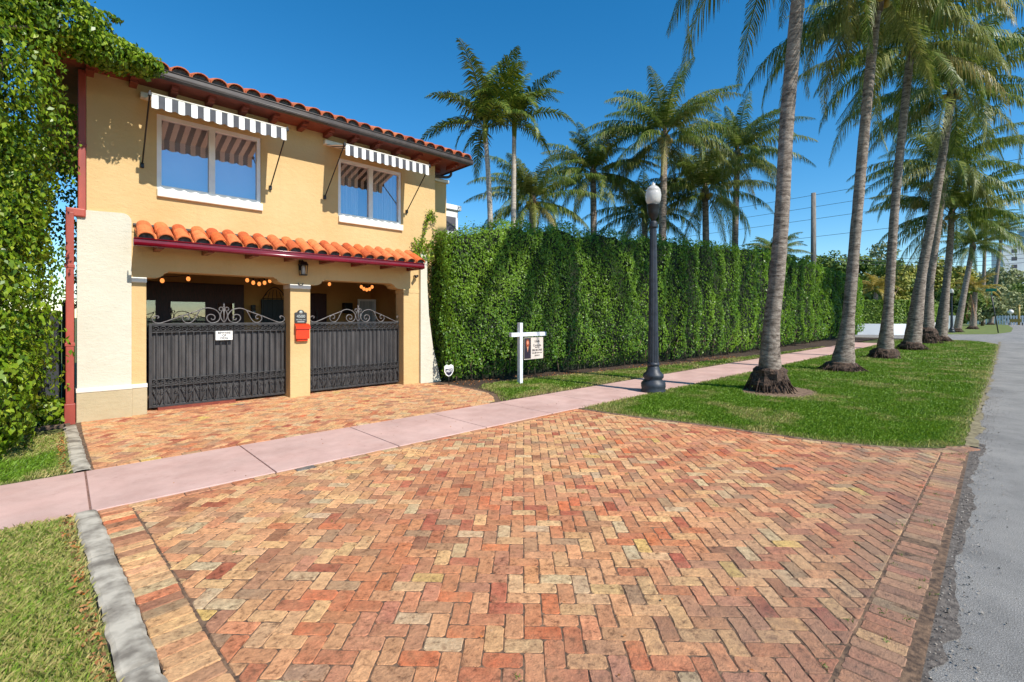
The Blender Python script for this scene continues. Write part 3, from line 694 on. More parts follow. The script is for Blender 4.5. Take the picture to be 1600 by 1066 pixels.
# windows of the upper floor
def window(x0, x1, z0, z1, curtain):
    m_ = MB(); y = 10.02; t = .07
    m_.bbox(x0, x1, y, y+.09, z0, z0+t, .006); m_.bbox(x0, x1, y, y+.09, z1-t, z1, .006)
    m_.bbox(x0, x0+t, y+.001, y+.089, z0+t, z1-t, .006); m_.bbox(x1-t, x1, y+.001, y+.089, z0+t, z1-t, .006)
    xm = (x0+x1)/2; m_.bbox(xm-.05, xm+.05, y-.004, y+.088, z0+t, z1-t, .006)
    fr = m_.build('window', 'frame', house)
    for a, b in ((x0+t, xm-.05), (xm+.05, x1-t)):
        q = MB(); q.add([(a, y+.05, z0+t), (b, y+.05, z0+t), (b, y+.05, z1-t), (a, y+.05, z1-t)], [(0, 1, 2, 3)]); q.build('pane', 'glass', fr)
    q = MB(); q.box(x0-.005, x1+.005, 10.34, 11.6, z0-.05, z1+.2); q.build('room', 'darkroom', fr)
    if curtain == 'reflection_veil':
        q = MB(); q.box(x0+.01, x1-.01, 10.2, 10.21, z0+.01, z1-.01); q.build('reflection_veil', 'reflection_veil', fr)  # added panel behind the glass, a light grey veil imitating its reflection
    elif curtain:
        for (a, b) in curtain:
            n = 60; V = []; F = []
            for i in range(n+1):
                xx = a+(b-a)*i/n; yy = 10.24+.035*math.sin(i*1.15)+.01*math.sin(i*.37); V += [(xx, yy, z0+.02), (xx, yy, z1-.02)]
            for i in range(n): F.append((2*i, 2*i+2, 2*i+3, 2*i+1))
            q = MB(); q.add(V, F, True); q.build('curtain', 'curtain', fr)
    q = MB(); q.bbox(x0, x1+.02, 9.94, 10.05, z0-.14, z0-.002, .01); q.build('sill', 'trim', fr)
window(*W1, 'reflection_veil'); window(*W2, [(4.36, 4.88), (5.12, 5.82)])

# ---- roofs
def barrel(mb, x, y, z, ang, L, r0, r1, n=8, yaw=0., th=.018):
    """convex clay tile: runs from (x,y,z) up the slope along +Y"""
    V = []; ca, sa = math.cos(ang), math.sin(ang)
    for k, (t, r) in enumerate(((0, r0), (L, r1))):
        for rr in (r, r-th):
            for i in range(n+1):
                a = math.pi*i/n; lx = rr*math.cos(a)+t*yaw; lz = rr*math.sin(a)*.8
                V.append((x+lx, y+t*ca-lz*sa, z+t*sa+lz*ca))
    m = n+1; F = []
    for i in range(n):
        F.append((i+1, i, 2*m+i, 2*m+i+1)); F.append((m+i, m+i+1, 3*m+i+1, 3*m+i)); F.append((i, i+1, m+i+1, m+i))
    F.append((0, m, 3*m, 2*m)); F.append((n, 2*m+n, 3*m+n, m+n))
    mb.add(V, F, False)
def plug(mb, x, y, z, ang, r):
    V = [(x, y, z)]+[(x+r*math.cos(math.pi*i/8), y, z+r*.8*math.sin(math.pi*i/8)) for i in range(9)]
    mb.add(V, [(0, i+2, i+1) for i in range(8)])
def tiles(parent, x0, x1, n, y, z, ang, rows, L, mat, r=.115, hip=None):
    mb = MB(); st = (x1-x0)/n; pg = MB(); step = L*.78
    for i in range(n):
        xc = x0+(i+.5)*st
        for k in range(rows):
            yy = y+k*step*math.cos(ang); zz = z+k*step*math.sin(ang)
            if hip and xc > hip-(yy-y)*1.0+.05: continue
            barrel(mb, xc+rng.normal(0, .006), yy+rng.normal(0, .006), zz+.012*0+rng.uniform(0, .008), ang+.055, L, r*rng.uniform(.98, 1.04), r*.86, 8, rng.normal(0, .02))
        plug(pg, xc, y+.035, z, ang, r*.9)
    o = mb.build('roof_tiles', mat, parent); pg.build('mortar_ends', 'plug', o)
    return o
# pent roof over the gates
PA = R(24)
mb = MB(); mb.add([(.86, 9.45, 2.9), (6.14, 9.45, 2.9), (6.14, 10.0, 3.13), (.86, 10.0, 3.13), (.86, 9.45, 2.87), (6.14, 9.45, 2.87), (6.14, 10.0, 3.095), (.86, 10.0, 3.095)],
       [(0, 1, 2, 3), (7, 6, 5, 4), (0, 4, 5, 1), (3, 2, 6, 7), (0, 3, 7, 4), (1, 5, 6, 2)])
pent = mb.build('pent_roof', 'tile', house)
tiles(pent, .84, 6.16, 21, 9.42, 2.90, PA, 2, .42, 'tile', .115)
mb = MB(); mb.bbox(.8, 6.1, 9.36, 9.375, 2.77, 2.89, .004)
mb.tube([(.8, 9.385, 2.795), (6.1, 9.385, 2.795)], .036, 10); mb.tube([(.8, 9.36, 2.876), (6.1, 9.36, 2.876)], .014, 8)
mb.bbox(.8, 6.1, 9.378, 9.45, 2.765, 2.785, .004); mb.bbox(.796, .81, 9.36, 9.46, 2.77, 2.88, .003); mb.bbox(6.09, 6.104, 9.36, 9.46, 2.77, 2.88, .003)
mb.build('gutter', 'maroon', pent)
mb = MB()
for k in range(8):
    xx = 1.15+k*.7; mb.bbox(xx-.045, xx+.045, 9.42, 10.0, 2.75, 2.83, .006)
mb.box(.87, 6.12, 9.455, 10.0, 2.835, 2.865); mb.build('rafters', 'maroon', pent)
mb = MB(); mb.bbox(.84, 6.2, 9.965, 9.999, 3.16, 3.2, .004); mb.build('flashing', 'gutter', pent)
# main roof
RA = R(19)
mb = MB(); y0, z0 = 9.40, 5.60; D = 4.2; zr = z0+D*math.tan(RA)
xl, xr = -.35, 7.52
mb.add([(xl, y0, z0), (xr, y0, z0), (xr-D, y0+D, zr), (xl, y0+D, zr), (xr, y0+2*D, z0), (xl, y0+2*D, z0)], [(0, 1, 2, 3), (1, 4, 2), (3, 2, 4, 5), (0, 3, 5)])
roof = mb.build('roof', 'tile2', house)
tiles(roof, xl, xr-.02, 29, 9.37, 5.635, RA, 12, .42, 'tile2', .135, hip=xr-.1)
mb = MB(); mb.bbox(xl, xr, 9.33, 9.345, 5.50, 5.625, .004); mb.bbox(xl, xr, 9.347, 9.43, 5.49, 5.51, .004); mb.tube([(xl, 9.33, 5.61), (xr, 9.33, 5.61)], .014, 8); mb.tube([(xl, 9.345, 5.525), (xr, 9.345, 5.525)], .022, 8)
mb.bbox(xr-.001, xr+.014, 9.33, 17.7, 5.5, 5.624, .004)
mb.build('gutter', 'gutter', roof)
mb = MB(); mb.box(xl, xr-.005, 9.44, 17.6, 5.53, 5.585); mb.build('soffit', 'soffit', roof)
mb = MB()
for k in range(14):
    xx = 1.37+.533*(k-2)
    mb = MB(); mb.prism([(xx-.05, 5.529), (xx-.05, 5.44), (xx+.05, 5.44), (xx+.05, 5.529)], 9.72, 10.02)
    mb.prism([(xx-.048, 5.528), (xx-.048, 5.475), (xx+.048, 5.475), (xx+.048, 5.528)], 9.60, 9.73); mb.build('rafter_tail', 'soffit', roof)
for k in range(3): mb = MB(); mb.box(6.84, 7.2, 10.3+.6*k, 10.4+.6*k, 5.44, 5.529); mb.build('rafter_tail', 'soffit', roof)
mb = MB(); mb.tube(smooth_path([(7.47, 10.2, 5.5), (7.46, 10.2, 5.4), (7.35, 10.25, 5.34), (7.0, 10.36, 5.33), (6.9, 10.4, 5.3)], 5), .035, 8); mb.build('downpipe', 'gutter', house)
mb = MB(); mb.bbox(.17, .262, 9.93, 10.01, 3.25, 5.5, .01); mb.bbox(.03, .262, 9.9, 9.99, 3.2, 3.33, .02); mb.bbox(.03, .125, 9.85, 9.94, 0, 3.25, .01)
mb.bbox(.015, .14, 9.835, 9.945, .0, .32, .008)
for zz in (1.2, 2.4, 4.3): mb.bbox(.02 if zz < 3 else .16, .135 if zz < 3 else .272, 9.842 if zz < 3 else 9.92, 9.95, zz, zz+.05, .004)
mb.build('downpipe', 'pipe', house)

# ---- awnings
def awning(x0, x1, label):
    t = thing('awning', label, 'awning', (0, 0, 0), 0, 'striped window awnings')
    yf, zf, zb = 9.0, 4.845, 5.045; n = int(round((x1-x0)/.085)); n += (n % 2 == 0); st = (x1-x0)/n
    cn = MB(); va = MB()
    for i in range(n):
        a, b = x0+i*st, x0+(i+1)*st
        cn.cur = va.cur = i % 2
        cn.add([(a, 10.0, 5.3), (b, 10.0, 5.3), (b, yf, zb), (a, yf, zb)], [(0, 3, 2, 1)])
        m = 6; V = []
        for k in range(m+1):
            xx = a+(b-a)*k/m; ph = (xx-x0)/(2*st); zz = zf+.018+.028*abs(math.sin(math.pi*(ph+.25)))*-1
            yy = yf-.012*math.sin(math.pi*2*ph)*.4
            V += [(xx, yf, zb), (xx, yy-.006, zz)]
        va.add(V, [(2*k, 2*k+1, 2*k+3, 2*k+2) for k in range(m)])
    c = cn.build('canopy', ['stripew', 'stripeg'], t); v = va.build('valance', ['stripew', 'stripeg'], t)
    for o in (c, v):
        sm_ = o.modifiers.new('thick', 'SOLIDIFY'); sm_.thickness = .004
    m_ = MB(); m_.bbox(x0-.05, x1+.03, 9.88, 10.0, 5.29, 5.38, .01); m_.build('cassette', 'trim', t)
    m_ = MB(); m_.tube([(x0-.01, yf+.01, zb+.015), (x1+.01, yf+.01, zb+.015)], .014, 8); m_.build('front_bar', 'trim', t)
    for xx in (x0-.02, x1+.02):
        m_ = MB(); m_.tube([(xx, yf-.005, zb+.05), (xx, yf+.02, zb-.01), (xx, 9.97, 4.19)], .012, 8)
        m_.bbox(xx-.025, xx+.025, 9.95, 10.0, 4.14, 4.22, .005); m_.bbox(xx-.022, xx+.022, yf-.02, yf+.035, zb-.03, zb+.02, .005); m_.build('arm', 'black', t)
awning(.98, 2.93, 'grey and white striped awning over the left upstairs window'); awning(4.04, 5.98, 'grey and white striped awning over the right upstairs window')

# ================================================================ GATES
def gate(xa, xb, y, label, flip=1):
    t = thing('iron_gate', label, 'gate', (xa, y, 0), 0, 'driveway gates'); W = xb-xa; c = W/2
    m_ = MB(); z0, z1 = .06, 1.53
    for a, b in ((0, .045), (W-.045, W)): m_.bbox(a, b, -.02, .025, z0, z1, .004)
    for zz in (z0+.02, z1-.02): m_.bbox(.045, W-.045, -.019, .024, zz-.022, zz+.022, .004)
    for zz in (.43, .55, 1.375): m_.bbox(.045, W-.045, -.017, .02, zz-.009, zz+.009, .003)
    m_.build('frame', 'iron', t)
    n = int(W/.105)
    m_ = MB()
    for k in range(1, n): xx = W*k/n; m_.bbox(xx-.008, xx+.008, -.03, -.012, z0+.04, 1.37, .003)
    m_.build('bars', 'iron', t)
    m_ = MB()                                     # corrugated backing sheet
    V = []; nn = n*8
    for i in range(nn+1):
        xx = .045+(W-.09)*i/nn; yy = .035+(.012 if (i % 8) in (0, 1) else 0); V += [(xx, yy, z0+.03), (xx, yy, 1.36)]
    m_.add(V, [(2*i, 2*i+2, 2*i+3, 2*i+1) for i in range(nn)]); m_.build('backing_panel', 'ironpan', t)
    for zc, r in ((1.437, .042), (.49, .04)):      # rings in the two narrow bands
        m_ = MB()
        for k in range(n):
            xc = .045+(W-.09)*(k+.5)/n
            m_.tube([(xc+r*math.cos(a), -.02, zc+r*math.sin(a)) for a in np.linspace(0, 2*math.pi, 15)], .008, 5, False)
            m_.tube([(xc-.05, -.022, zc-.035), (xc, -.022, zc+.01), (xc+.05, -.022, zc-.035)], .006, 5, False)
        m_.build('ring_band', 'iron', t)
    m_ = MB()                                     # V bars and small scrolls at the foot
    for k in range(n):
        xc = .045+(W-.09)*(k+.5)/n; hw = (W-.09)/n/2
        s_ = 1 if k % 2 else -1
        m_.tube([(xc-s_*hw, -.02, .10), (xc+s_*hw*.9, -.02, .40)], .008, 5)
        m_.tube([(xc-s_*(.02-.028*u*math.cos(u*5)), -.022, .35+.028*u*math.sin(u*5)) for u in np.linspace(.15, 1.2, 14)], .006, 5)
        m_.tube([(xc+s_*(.02-.022*u*math.cos(u*5)), -.022, .14-.022*u*math.sin(u*5)) for u in np.linspace(.15, 1.2, 12)], .006, 5)
    m_.build('foot_scrolls', 'iron', t)
    # crest
    m_ = MB(); S = c/770*.985
    def cv(pts, r=.011):
        for sg in (1, -1): m_.tube(smooth_path([(c+sg*(px-865)*S, 0, 1.53+(697-py)*.00163) for px, py in pts], 5), r, 6)
    cv([(165, 645), (180, 628), (160, 615), (125, 630), (118, 660), (140, 685), (190, 693), (260, 672), (420, 610), (580, 555), (640, 530), (700, 524), (770, 545), (812, 590), (818, 640), (790, 680), (730, 695), (685, 670), (672, 635), (690, 605), (730, 598), (762, 620), (758, 652), (730, 660), (722, 640)])
    cv([(600, 548), (570, 600), (540, 655), (500, 690), (450, 690), (415, 655), (422, 618), (460, 600), (488, 620), (480, 650), (455, 645)], .010)
    cv([(865, 692), (835, 650), (826, 600), (842, 555), (865, 530)], .010)
    cv([(865, 590), (858, 545), (840, 515), (815, 520), (812, 545), (828, 552)], .009)
    m_.tube([(c, 0, 1.53), (c, 0, 1.84)], .011, 6); m_.lathe([(.006, 1.80), (.026, 1.835), (.012, 1.86), (.02, 1.87), (.002, 1.925)], c, 0, 8)
    m_.build('crest', 'scroll', t)
    return t
gate(1.08, 3.36, 10.28, 'black iron driveway gate with scroll crest and dog warning sign, left bay')
gate(3.76, 6.02, 10.24, 'black iron driveway gate with scroll crest and hinges, right of the letterbox pillar')
g2 = [o for o in bpy.data.objects if o.name == 'iron_gate.001'][0]
mb = MB()
for zz in (.25, 1.25): mb = MB(); mb.bbox(2.2, 2.30, -.06, .03, zz, zz+.12, .005); mb.build('hinge', 'black', g2)
mb = MB(); mb.tube(smooth_path([(2.2, -.04, 1.5), (2.26, -.05, 1.4), (2.19, -.05, 1.3), (2.25, -.05, 1.18)], 4), .012, 6); mb.build('chain', 'scroll', g2)
s = thing('dog_sign', 'white notice with black words hanging on the left iron gate', 'sign', (2.21, 10.215, 1.295))
mb = MB(); mb.bbox(-.14, .14, -.004, .004, -.085, .085, .002); mb.build('board', 'signw', s)
for tx, zz in (('BEWARE', .05), ('OF', 0), ('DOG', -.05)): text(tx, .056, 'ink', s, (0, -.006, zz), bold=True)
mb = MB(); mb.box(1.2, 2.4, 10.2, 10.4, 0, .06); mb.v = mb.v; tag(mb.build('brick_ramp', 'soffit'), 'low row of dark red bricks under the left gate', 'bricks')
# letterbox, house number, lantern, security camera
s = thing('letterbox', 'bright orange red letterbox on the middle yellow pillar', 'letterbox', (3.545, 10, 1.2))
mb = MB(); mb.prism([(-.13, 0), (.13, 0), (.13, .22), (-.13, .22)], -.10, -.003); mb.bbox(-.11, .11, -.07, -.004, -.05, .001, .01); mb.build('box', 'mail', s)
mb = MB(); V = [(-.14, -.003, .31), (.14, -.003, .31), (.14, -.08, .29), (-.14, -.08, .29), (-.14, -.125, .24), (.14, -.125, .24), (.14, -.125, .20), (-.14, -.125, .20), (-.14, -.003, .225), (.14, -.003, .225)]
mb.add(V, [(0, 3, 2, 1), (3, 4, 5, 2), (4, 7, 6, 5), (7, 8, 9, 6), (0, 8, 7, 4, 3), (1, 2, 5, 6, 9)]); mb.build('lid', 'mail', s)
s = thing('house_number_plaque', 'dark arched house number plaque above the orange letterbox', 'plaque', (3.53, 9.995, 1.655))
pl_ = [(-.12, -.12), (-.10, -.135), (.10, -.135), (.12, -.12), (.12, .07), (.09, .085)]+[(.07*math.cos(a), .075+.06*math.sin(a)) for a in np.linspace(.1, math.pi-.1, 9)]+[(-.09, .085), (-.12, .07)]
mb = MB(); mb.prism(pl_, -.02, 0); mb.build('board', 'iron', s)
text('4500', .085, 'silver', s, (0, -.022, .0), bold=True); text('PRAIRIE AVE', .034, 'silver', s, (0, -.022, -.07), bold=True)
mb = MB(); mb.lathe([(.035, 0), (.035, .004)], 0, 0, 16); o_ = mb.build('emblem', 'silver', s); o_.rotation_euler = (R(90), 0, 0); o_.location = (0, -.0205, .085)
mb = MB(); mb.bbox(-.07, .07, -.025, -.02, -.12, -.10, .002); mb.build('scroll_line', 'silver', s)
s = thing('wall_lantern', 'black caged wall lantern under the pent roof above the middle pillar', 'lantern', (3.545, 10.01, 2.5))
mb = MB(); mb.bbox(-.05, .05, -.03, 0, .1, .3, .008); mb.tube(smooth_path([(0, -.02, .25), (0, -.08, .3), (0, -.12, .27)], 4), .01, 6)
for sx in (-1, 1):
    for sy in (-1, 1): mb.tube([(sx*.055, -.12+sy*.055, 0), (sx*.065, -.12+sy*.065, .2)], .007, 6)
mb.bbox(-.065, .065, -.185, -.055, -.01, .01, .004); mb.add([(-.08, -.2, .2), (.08, -.2, .2), (.08, -.04, .2), (-.08, -.04, .2), (-.05, -.17, .27), (.05, -.17, .27), (.05, -.07, .27), (-.05, -.07, .27)], [(0, 3, 2, 1), (4, 5, 6, 7), (0, 1, 5, 4), (1, 2, 6, 5), (2, 3, 7, 6), (3, 0, 4, 7)])
mb.build('cage', 'black', s)
mb = MB(); mb.lathe([(.03, .01), (.04, .06), (.035, .16), (.015, .19)], 0, -.12, 12); mb.build('glass_chimney', 'globe', s)
s = thing('hook_ring', 'small iron ring on the beam edge below the wall lantern', 'ring', (3.53, 10, 2.335))
mb = MB(); mb.tube([(.045*math.cos(a), -.02, .045*math.sin(a)) for a in np.linspace(R(170), R(370), 12)], .008, 6); mb.build('ring', 'iron', s)
s = thing('security_camera', 'small black security camera at the top right of the gateway', 'camera', (6.22, 10, 2.63))
mb = MB(); mb.tube([(0, 0, .02), (0, -.05, .02), (-.02, -.1, 0)], .018, 8); mb.build('mount', 'black', s)
mb = MB(); mb.tube([(.05, -.06, .015), (-.05, -.16, -.02)], .032, 10); mb.build('body', 'black', s)
# strings of amber bulbs
def bulbs(name_label, pts, y, cable):
    t = thing('string_lights', name_label, 'string lights', (0, y, 0), 0, 'amber bulb strings in the patio')
    m_ = MB(); m_.tube(smooth_path([(x, 0, z) for x, z in cable], 5), .006, 5); m_.build('cable', 'black', t)
    for x, z in pts:
        m_ = MB(); m_.lathe([(.012, z+.05), (.03, z+.03), (.038, z), (.03, z-.03), (.008, z-.045)], x, 0, 10); b = m_.build('bulb', 'bulb', t)
        m_ = MB(); m_.lathe([(.018, z+.045), (.018, z+.09)], x, 0, 8); m_.build('socket', 'black', b)
bulbs('string of amber bulbs hanging under the ceiling of the left bay', [(1.42, 2.36), (1.85, 2.42), (2.93, 2.45), (3.05, 2.40), (3.17, 2.38), (3.28, 2.41), (3.39, 2.46), (3.76, 2.44)], 11.5, [(1.2, 2.6), (1.42, 2.45), (1.85, 2.51), (2.4, 2.8), (2.93, 2.54), (3.17, 2.47), (3.39, 2.55), (3.76, 2.53), (4.1, 2.8)])
bulbs('cluster of amber bulbs hanging in the right bay of the patio', [(4.75, 2.45), (5.58, 2.42), (5.65, 2.37), (5.73, 2.35), (5.81, 2.37), (5.88, 2.43)], 11.5, [(4.5, 2.8), (4.75, 2.54), (5.2, 2.8), (5.58, 2.51), (5.73, 2.44), (5.88, 2.52), (6.1, 2.8)])

# ================================================================ POSTS AND SIGNS
def street_lamp(loc, label, H=4.55):
    t = thing('street_lamp', label, 'street lamp', loc, 0, 'street lamps along the verge')
    m_ = MB(); m_.lathe([(.26, 0), (.26, .06), (.245, .09), (.26, .14), (.255, .22), (.2, .27), (.185, .3), (.22, .34), (.215, .40), (.15, .46), (.125, .55), (.115, .60)], 0, 0, 28); m_.build('base', 'lamp', t)
    m_ = MB(); m_.lathe([(.125, .58), (.13, .62), (.115, .66)], 0, 0, 24); m_.lathe([(.115, .64), (.07, H-1.0), (.068, H-.95)], 0, 0, 32, False, .1)
    m_.lathe([(.075, H-.98), (.095, H-.94), (.08, H-.9), (.095, H-.86), (.06, H-.82)], 0, 0, 20); m_.build('post', 'lamp', t)
    m_ = MB(); m_.lathe([(.055, H-.83), (.06, H-.78), (.1, H-.72), (.125, H-.62), (.13, H-.50), (.14, H-.485), (.14, H-.465)], 0, 0, 24); m_.build('lamp_holder', 'black', t)
    m_ = MB(); m_.lathe([(.12, H-.468), (.155, H-.38), (.168, H-.27), (.16, H-.2), (.145, H-.165), (.152, H-.155), (.12, H-.10), (.07, H-.06), (.035, H-.045), (.045, H-.02), (.02, H+.01), (.004, H+.03)], 0, 0, 28); m_.build('globe', 'globe', t)
    return t
street_lamp((9.3, 5.31, 0), 'tall slate fluted street lamp with acorn globe beside the pink pavement')
t = street_lamp((66.4, 3.96, 0), 'far off dark street lamp across the side street'); 
s = thing('yard_sign', 'white wooden post with arm and hanging estate sign by the hedge', 'sign', (8.14, 8.26, 0))
mb = MB(); mb.bbox(-.05, .05, -.05, .05, 0, 1.5, .008); mb.v = mb.v; mb.build('post', 'greypost', s)
mb = MB(); mb.bbox(.052, .91, -.045, .045, 1.16, 1.26, .006); mb.bbox(-.33, -.052, -.045, .045, 1.16, 1.26, .006); mb.build('arm', 'greypost', s)
mb = MB(); mb.bbox(.13, .83, -.006, .006, .58, 1.13, .003)
for xx in (.2, .78): mb.tube([(xx, 0, 1.12), (xx, 0, 1.17)], .006, 5)
pn = mb.build('panel', 'paper', s)
mb = MB(); mb.box(.135, .375, -.009, -.0065, .6, 1.12); ph = mb.build('portrait_print', 'ink', s)
mb = MB(); mb.prism([(.16, .62), (.35, .62), (.365, .78), (.33, .86), (.255, .88), (.185, .86), (.15, .78)], -.0115, -.0095); mb.build('printed_suit', 'suit', ph)
mb = MB(); mb.prism([(.255+.062*math.cos(a), .985+.1*math.sin(a)) for a in np.linspace(0, 2*math.pi, 16)[:-1]], -.012, -.0095); mb.build('printed_hair', 'hair', ph)
mb = MB(); mb.prism([(.255+.034*math.cos(a), 1.0+.05*math.sin(a)) for a in np.linspace(0, 2*math.pi, 16)[:-1]], -.014, -.0125); mb.prism([(.225, .9), (.255, .76), (.285, .9)], -.014, -.0125); mb.build('printed_face', 'skin', ph)
for tx, zz, sz in (('Linda', 1.03, .085), ('Campins', .925, .085), ('REALTOR', .87, .035), ('305.281.7447', .80, .068), ('lindac@realtor.com', .735, .045), ('SERVICE', .665, .05)):
    o_ = text(tx, sz, 'ink', s, (.60, -.009, zz), bold=(sz in (.068,)))
s = thing('security_sign', 'small shield shaped alarm company sign on a stake by the hedge foot', 'sign', (6.62, 9.12, 0))
mb = MB(); mb.tube([(0, 0, 0), (0, 0, .3)], .01, 6); mb.build('stake', 'black', s)
def oct_(s0, zc=.38): return [(x*s0, zc+z*s0) for x, z in ((-.13, .10), (-.06, .14), (0, .11), (.06, .14), (.13, .10), (.13, -.03), (.08, -.11), (0, -.15), (-.08, -.11), (-.13, -.03))]
mb = MB(); mb.prism(oct_(1), -.006, .006); mb.build('shield', 'signw', s)
mb = MB(); mb.prism([(-.105, .42), (.105, .42), (.105, .355), (.065, .29), (0, .255), (-.065, .29), (-.105, .355)], -.009, -.0065); mb.build('emblem', 'navy', s)
text('ADT', .085, 'signw', s, (0, -.011, .365), bold=True)

# ================================================================ HEDGES AND CLIMBING TREE
def hedge_front(x):
    y = np.interp(x, [6.9, 8, 10, 14, 18, 25, 46, 50], [9.35, 9.05, 8.9, 8.42, 8.12, 8.05, 8.5, 8.6])
    rib = np.abs(np.sin(x*2.3+np.sin(x*.7)*1.4))
    amp = np.interp(x, [7, 12, 16, 50], [.03, .05, .22, .36])
    return y-amp*(rib-.5)
def hedge_top(x): return np.interp(x, [6.8, 7.5, 9.3, 14.8, 20, 26, 50], [3.65, 3.9, 4.18, 4.33, 4.6, 4.9, 4.75])+.1*np.sin(x*3.1)+.07*np.sin(x*7.7+1)
hd = thing('hedge', 'tall dense clipped green hedge running along the pink pavement', 'hedge', (7, 9, 0))
PP = []; NN = []; SS = []
for (xa, xb, dens, sz) in ((6.75, 10, 900, .062), (10, 14, 620, .07), (14, 22, 330, .09), (22, 34, 170, .125), (34, 49.5, 90, .17)):
    n = int((xb-xa)*4.6*dens); x = rng.uniform(xa, xb, n); u = rng.random(n)**.92; top = hedge_top(x)
    z = .12+u*(top-.1); yf = hedge_front(x)
    lump = (fbm(x, z, 1.3, 31)-.5)*.5+(fbm(x, z, 3.5, 77)-.5)*.22
    und = np.clip((.55-z)/.55, 0, 1)**1.5*.55          # foot drawn back
    y = yf+lump+und+rng.exponential(.045, n)-.05
    left = np.clip((7.2-x)/.5, 0, 1); y += left*.25
    keep = ~((z < .5) & (rng.random(n) < .65*(1-z/.5)))
    P = np.c_[x, y, z][keep]; N = np.tile([0., -1, .35], (len(P), 1)); PP.append(P); NN.append(N); SS.append(np.full(len(P), sz))
    n = int((xb-xa)*1.3*dens*.6); x = rng.uniform(xa, xb, n); y = hedge_front(x)+rng.uniform(0, 1.3, n)   # top
    z = hedge_top(x)+(fbm(x, y, 2.2, 12)-.45)*.3+rng.normal(0, .04, n)-.02
    # loose shoots
    k = rng.random(n) < .05; z[k] += rng.uniform(.05, .2, k.sum())
    PP.append(np.c_[x, y, z]); NN.append(np.tile([0, -.3, 1.], (n, 1))); SS.append(np.full(n, sz))
n = 4200; y = rng.uniform(9.3, 10.8, n); z = .15+rng.random(n)*3.6; x = 6.86-.12*np.clip((z-1.5)/2, 0, 1)+rng.exponential(.08, n)+(fbm(y, z, 2, 3)-.5)*.25+np.clip(1-z/1.2, 0, 1)*.22
PP.append(np.c_[x, y, z]); NN.append(np.tile([-1, -.4, .2], (n, 1))); SS.append(np.full(n, .062))
V, F = leaves(np.concatenate(PP), np.concatenate(NN), np.concatenate(SS), .6, .6, .6)
V[:, 0] -= 7; V[:, 1] -= 9
link('foliage', npmesh('foliage', V, F), 'hedge', hd)
# solid core added inside the hedge to block light, inner shade painted dark green
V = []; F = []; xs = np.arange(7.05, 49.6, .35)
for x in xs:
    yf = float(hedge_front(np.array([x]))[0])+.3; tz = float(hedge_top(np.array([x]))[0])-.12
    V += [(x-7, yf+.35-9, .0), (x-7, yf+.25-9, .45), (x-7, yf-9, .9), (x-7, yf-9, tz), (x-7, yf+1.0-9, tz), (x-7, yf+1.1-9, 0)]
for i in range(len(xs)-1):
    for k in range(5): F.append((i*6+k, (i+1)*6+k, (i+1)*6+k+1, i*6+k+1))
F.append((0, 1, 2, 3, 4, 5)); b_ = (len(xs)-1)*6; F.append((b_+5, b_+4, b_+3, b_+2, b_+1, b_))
me = bpy.data.meshes.new('hedge_core'); me.from_pydata(V, [], F); me.update(); link('hedge_core', me, simple('hedge_core_shade', (40, 52, 24), (28, 34, 18), 8, .9, .5, 30), hd)
mb = MB()
for k in range(70):
    x = 7.2+k*.42+random.uniform(-.1, .1); y = float(hedge_front(np.array([x]))[0])+random.uniform(.25, .5); mb.tube([(x-7, y-9, 0), (x-7+random.uniform(-.08, .08), y-9, .35), (x-7+random.uniform(-.2, .2), y-9-.1, .85)], [.022, .018, .012], 5)
mb.build('stems', 'twig', hd)
# climbing vine shoots on the wall corner
vn = thing('climbing_vine', 'leafy vine shoots climbing the yellow wall above the hedge corner', 'vine', (6.4, 9.97, 3.4))
mb = MB(); pts = [(0, 0, -.1), (.05, -.02, .2), (.12, -.01, .5), (.2, -.03, .72), (.3, -.03, .85)]; mb.tube(smooth_path(pts, 4), .008, 5); mb.tube([(.1, -.01, .4), (.32, -.02, .55), (.42, -.02, .5)], .006, 5); mb.build('stem', 'twig', vn)
pp = np.array([p[:] for p in smooth_path(pts, 10)]); pp = np.concatenate([pp]*4+[np.c_[rng.uniform(-.25, .35, 500), rng.uniform(-.12, .02, 500), rng.uniform(-.35, .15, 500)], np.c_[rng.uniform(.15, .4, 70), rng.uniform(-.1, 0, 70), rng.uniform(.62, .9, 70)]])
pp = pp+rng.normal(0, .03, pp.shape); V, F = leaves(pp, np.tile([0., -1, .3], (len(pp), 1)), .06, .9, .4, .6); link('foliage', npmesh('foliage', V, F), 'ficus', vn)

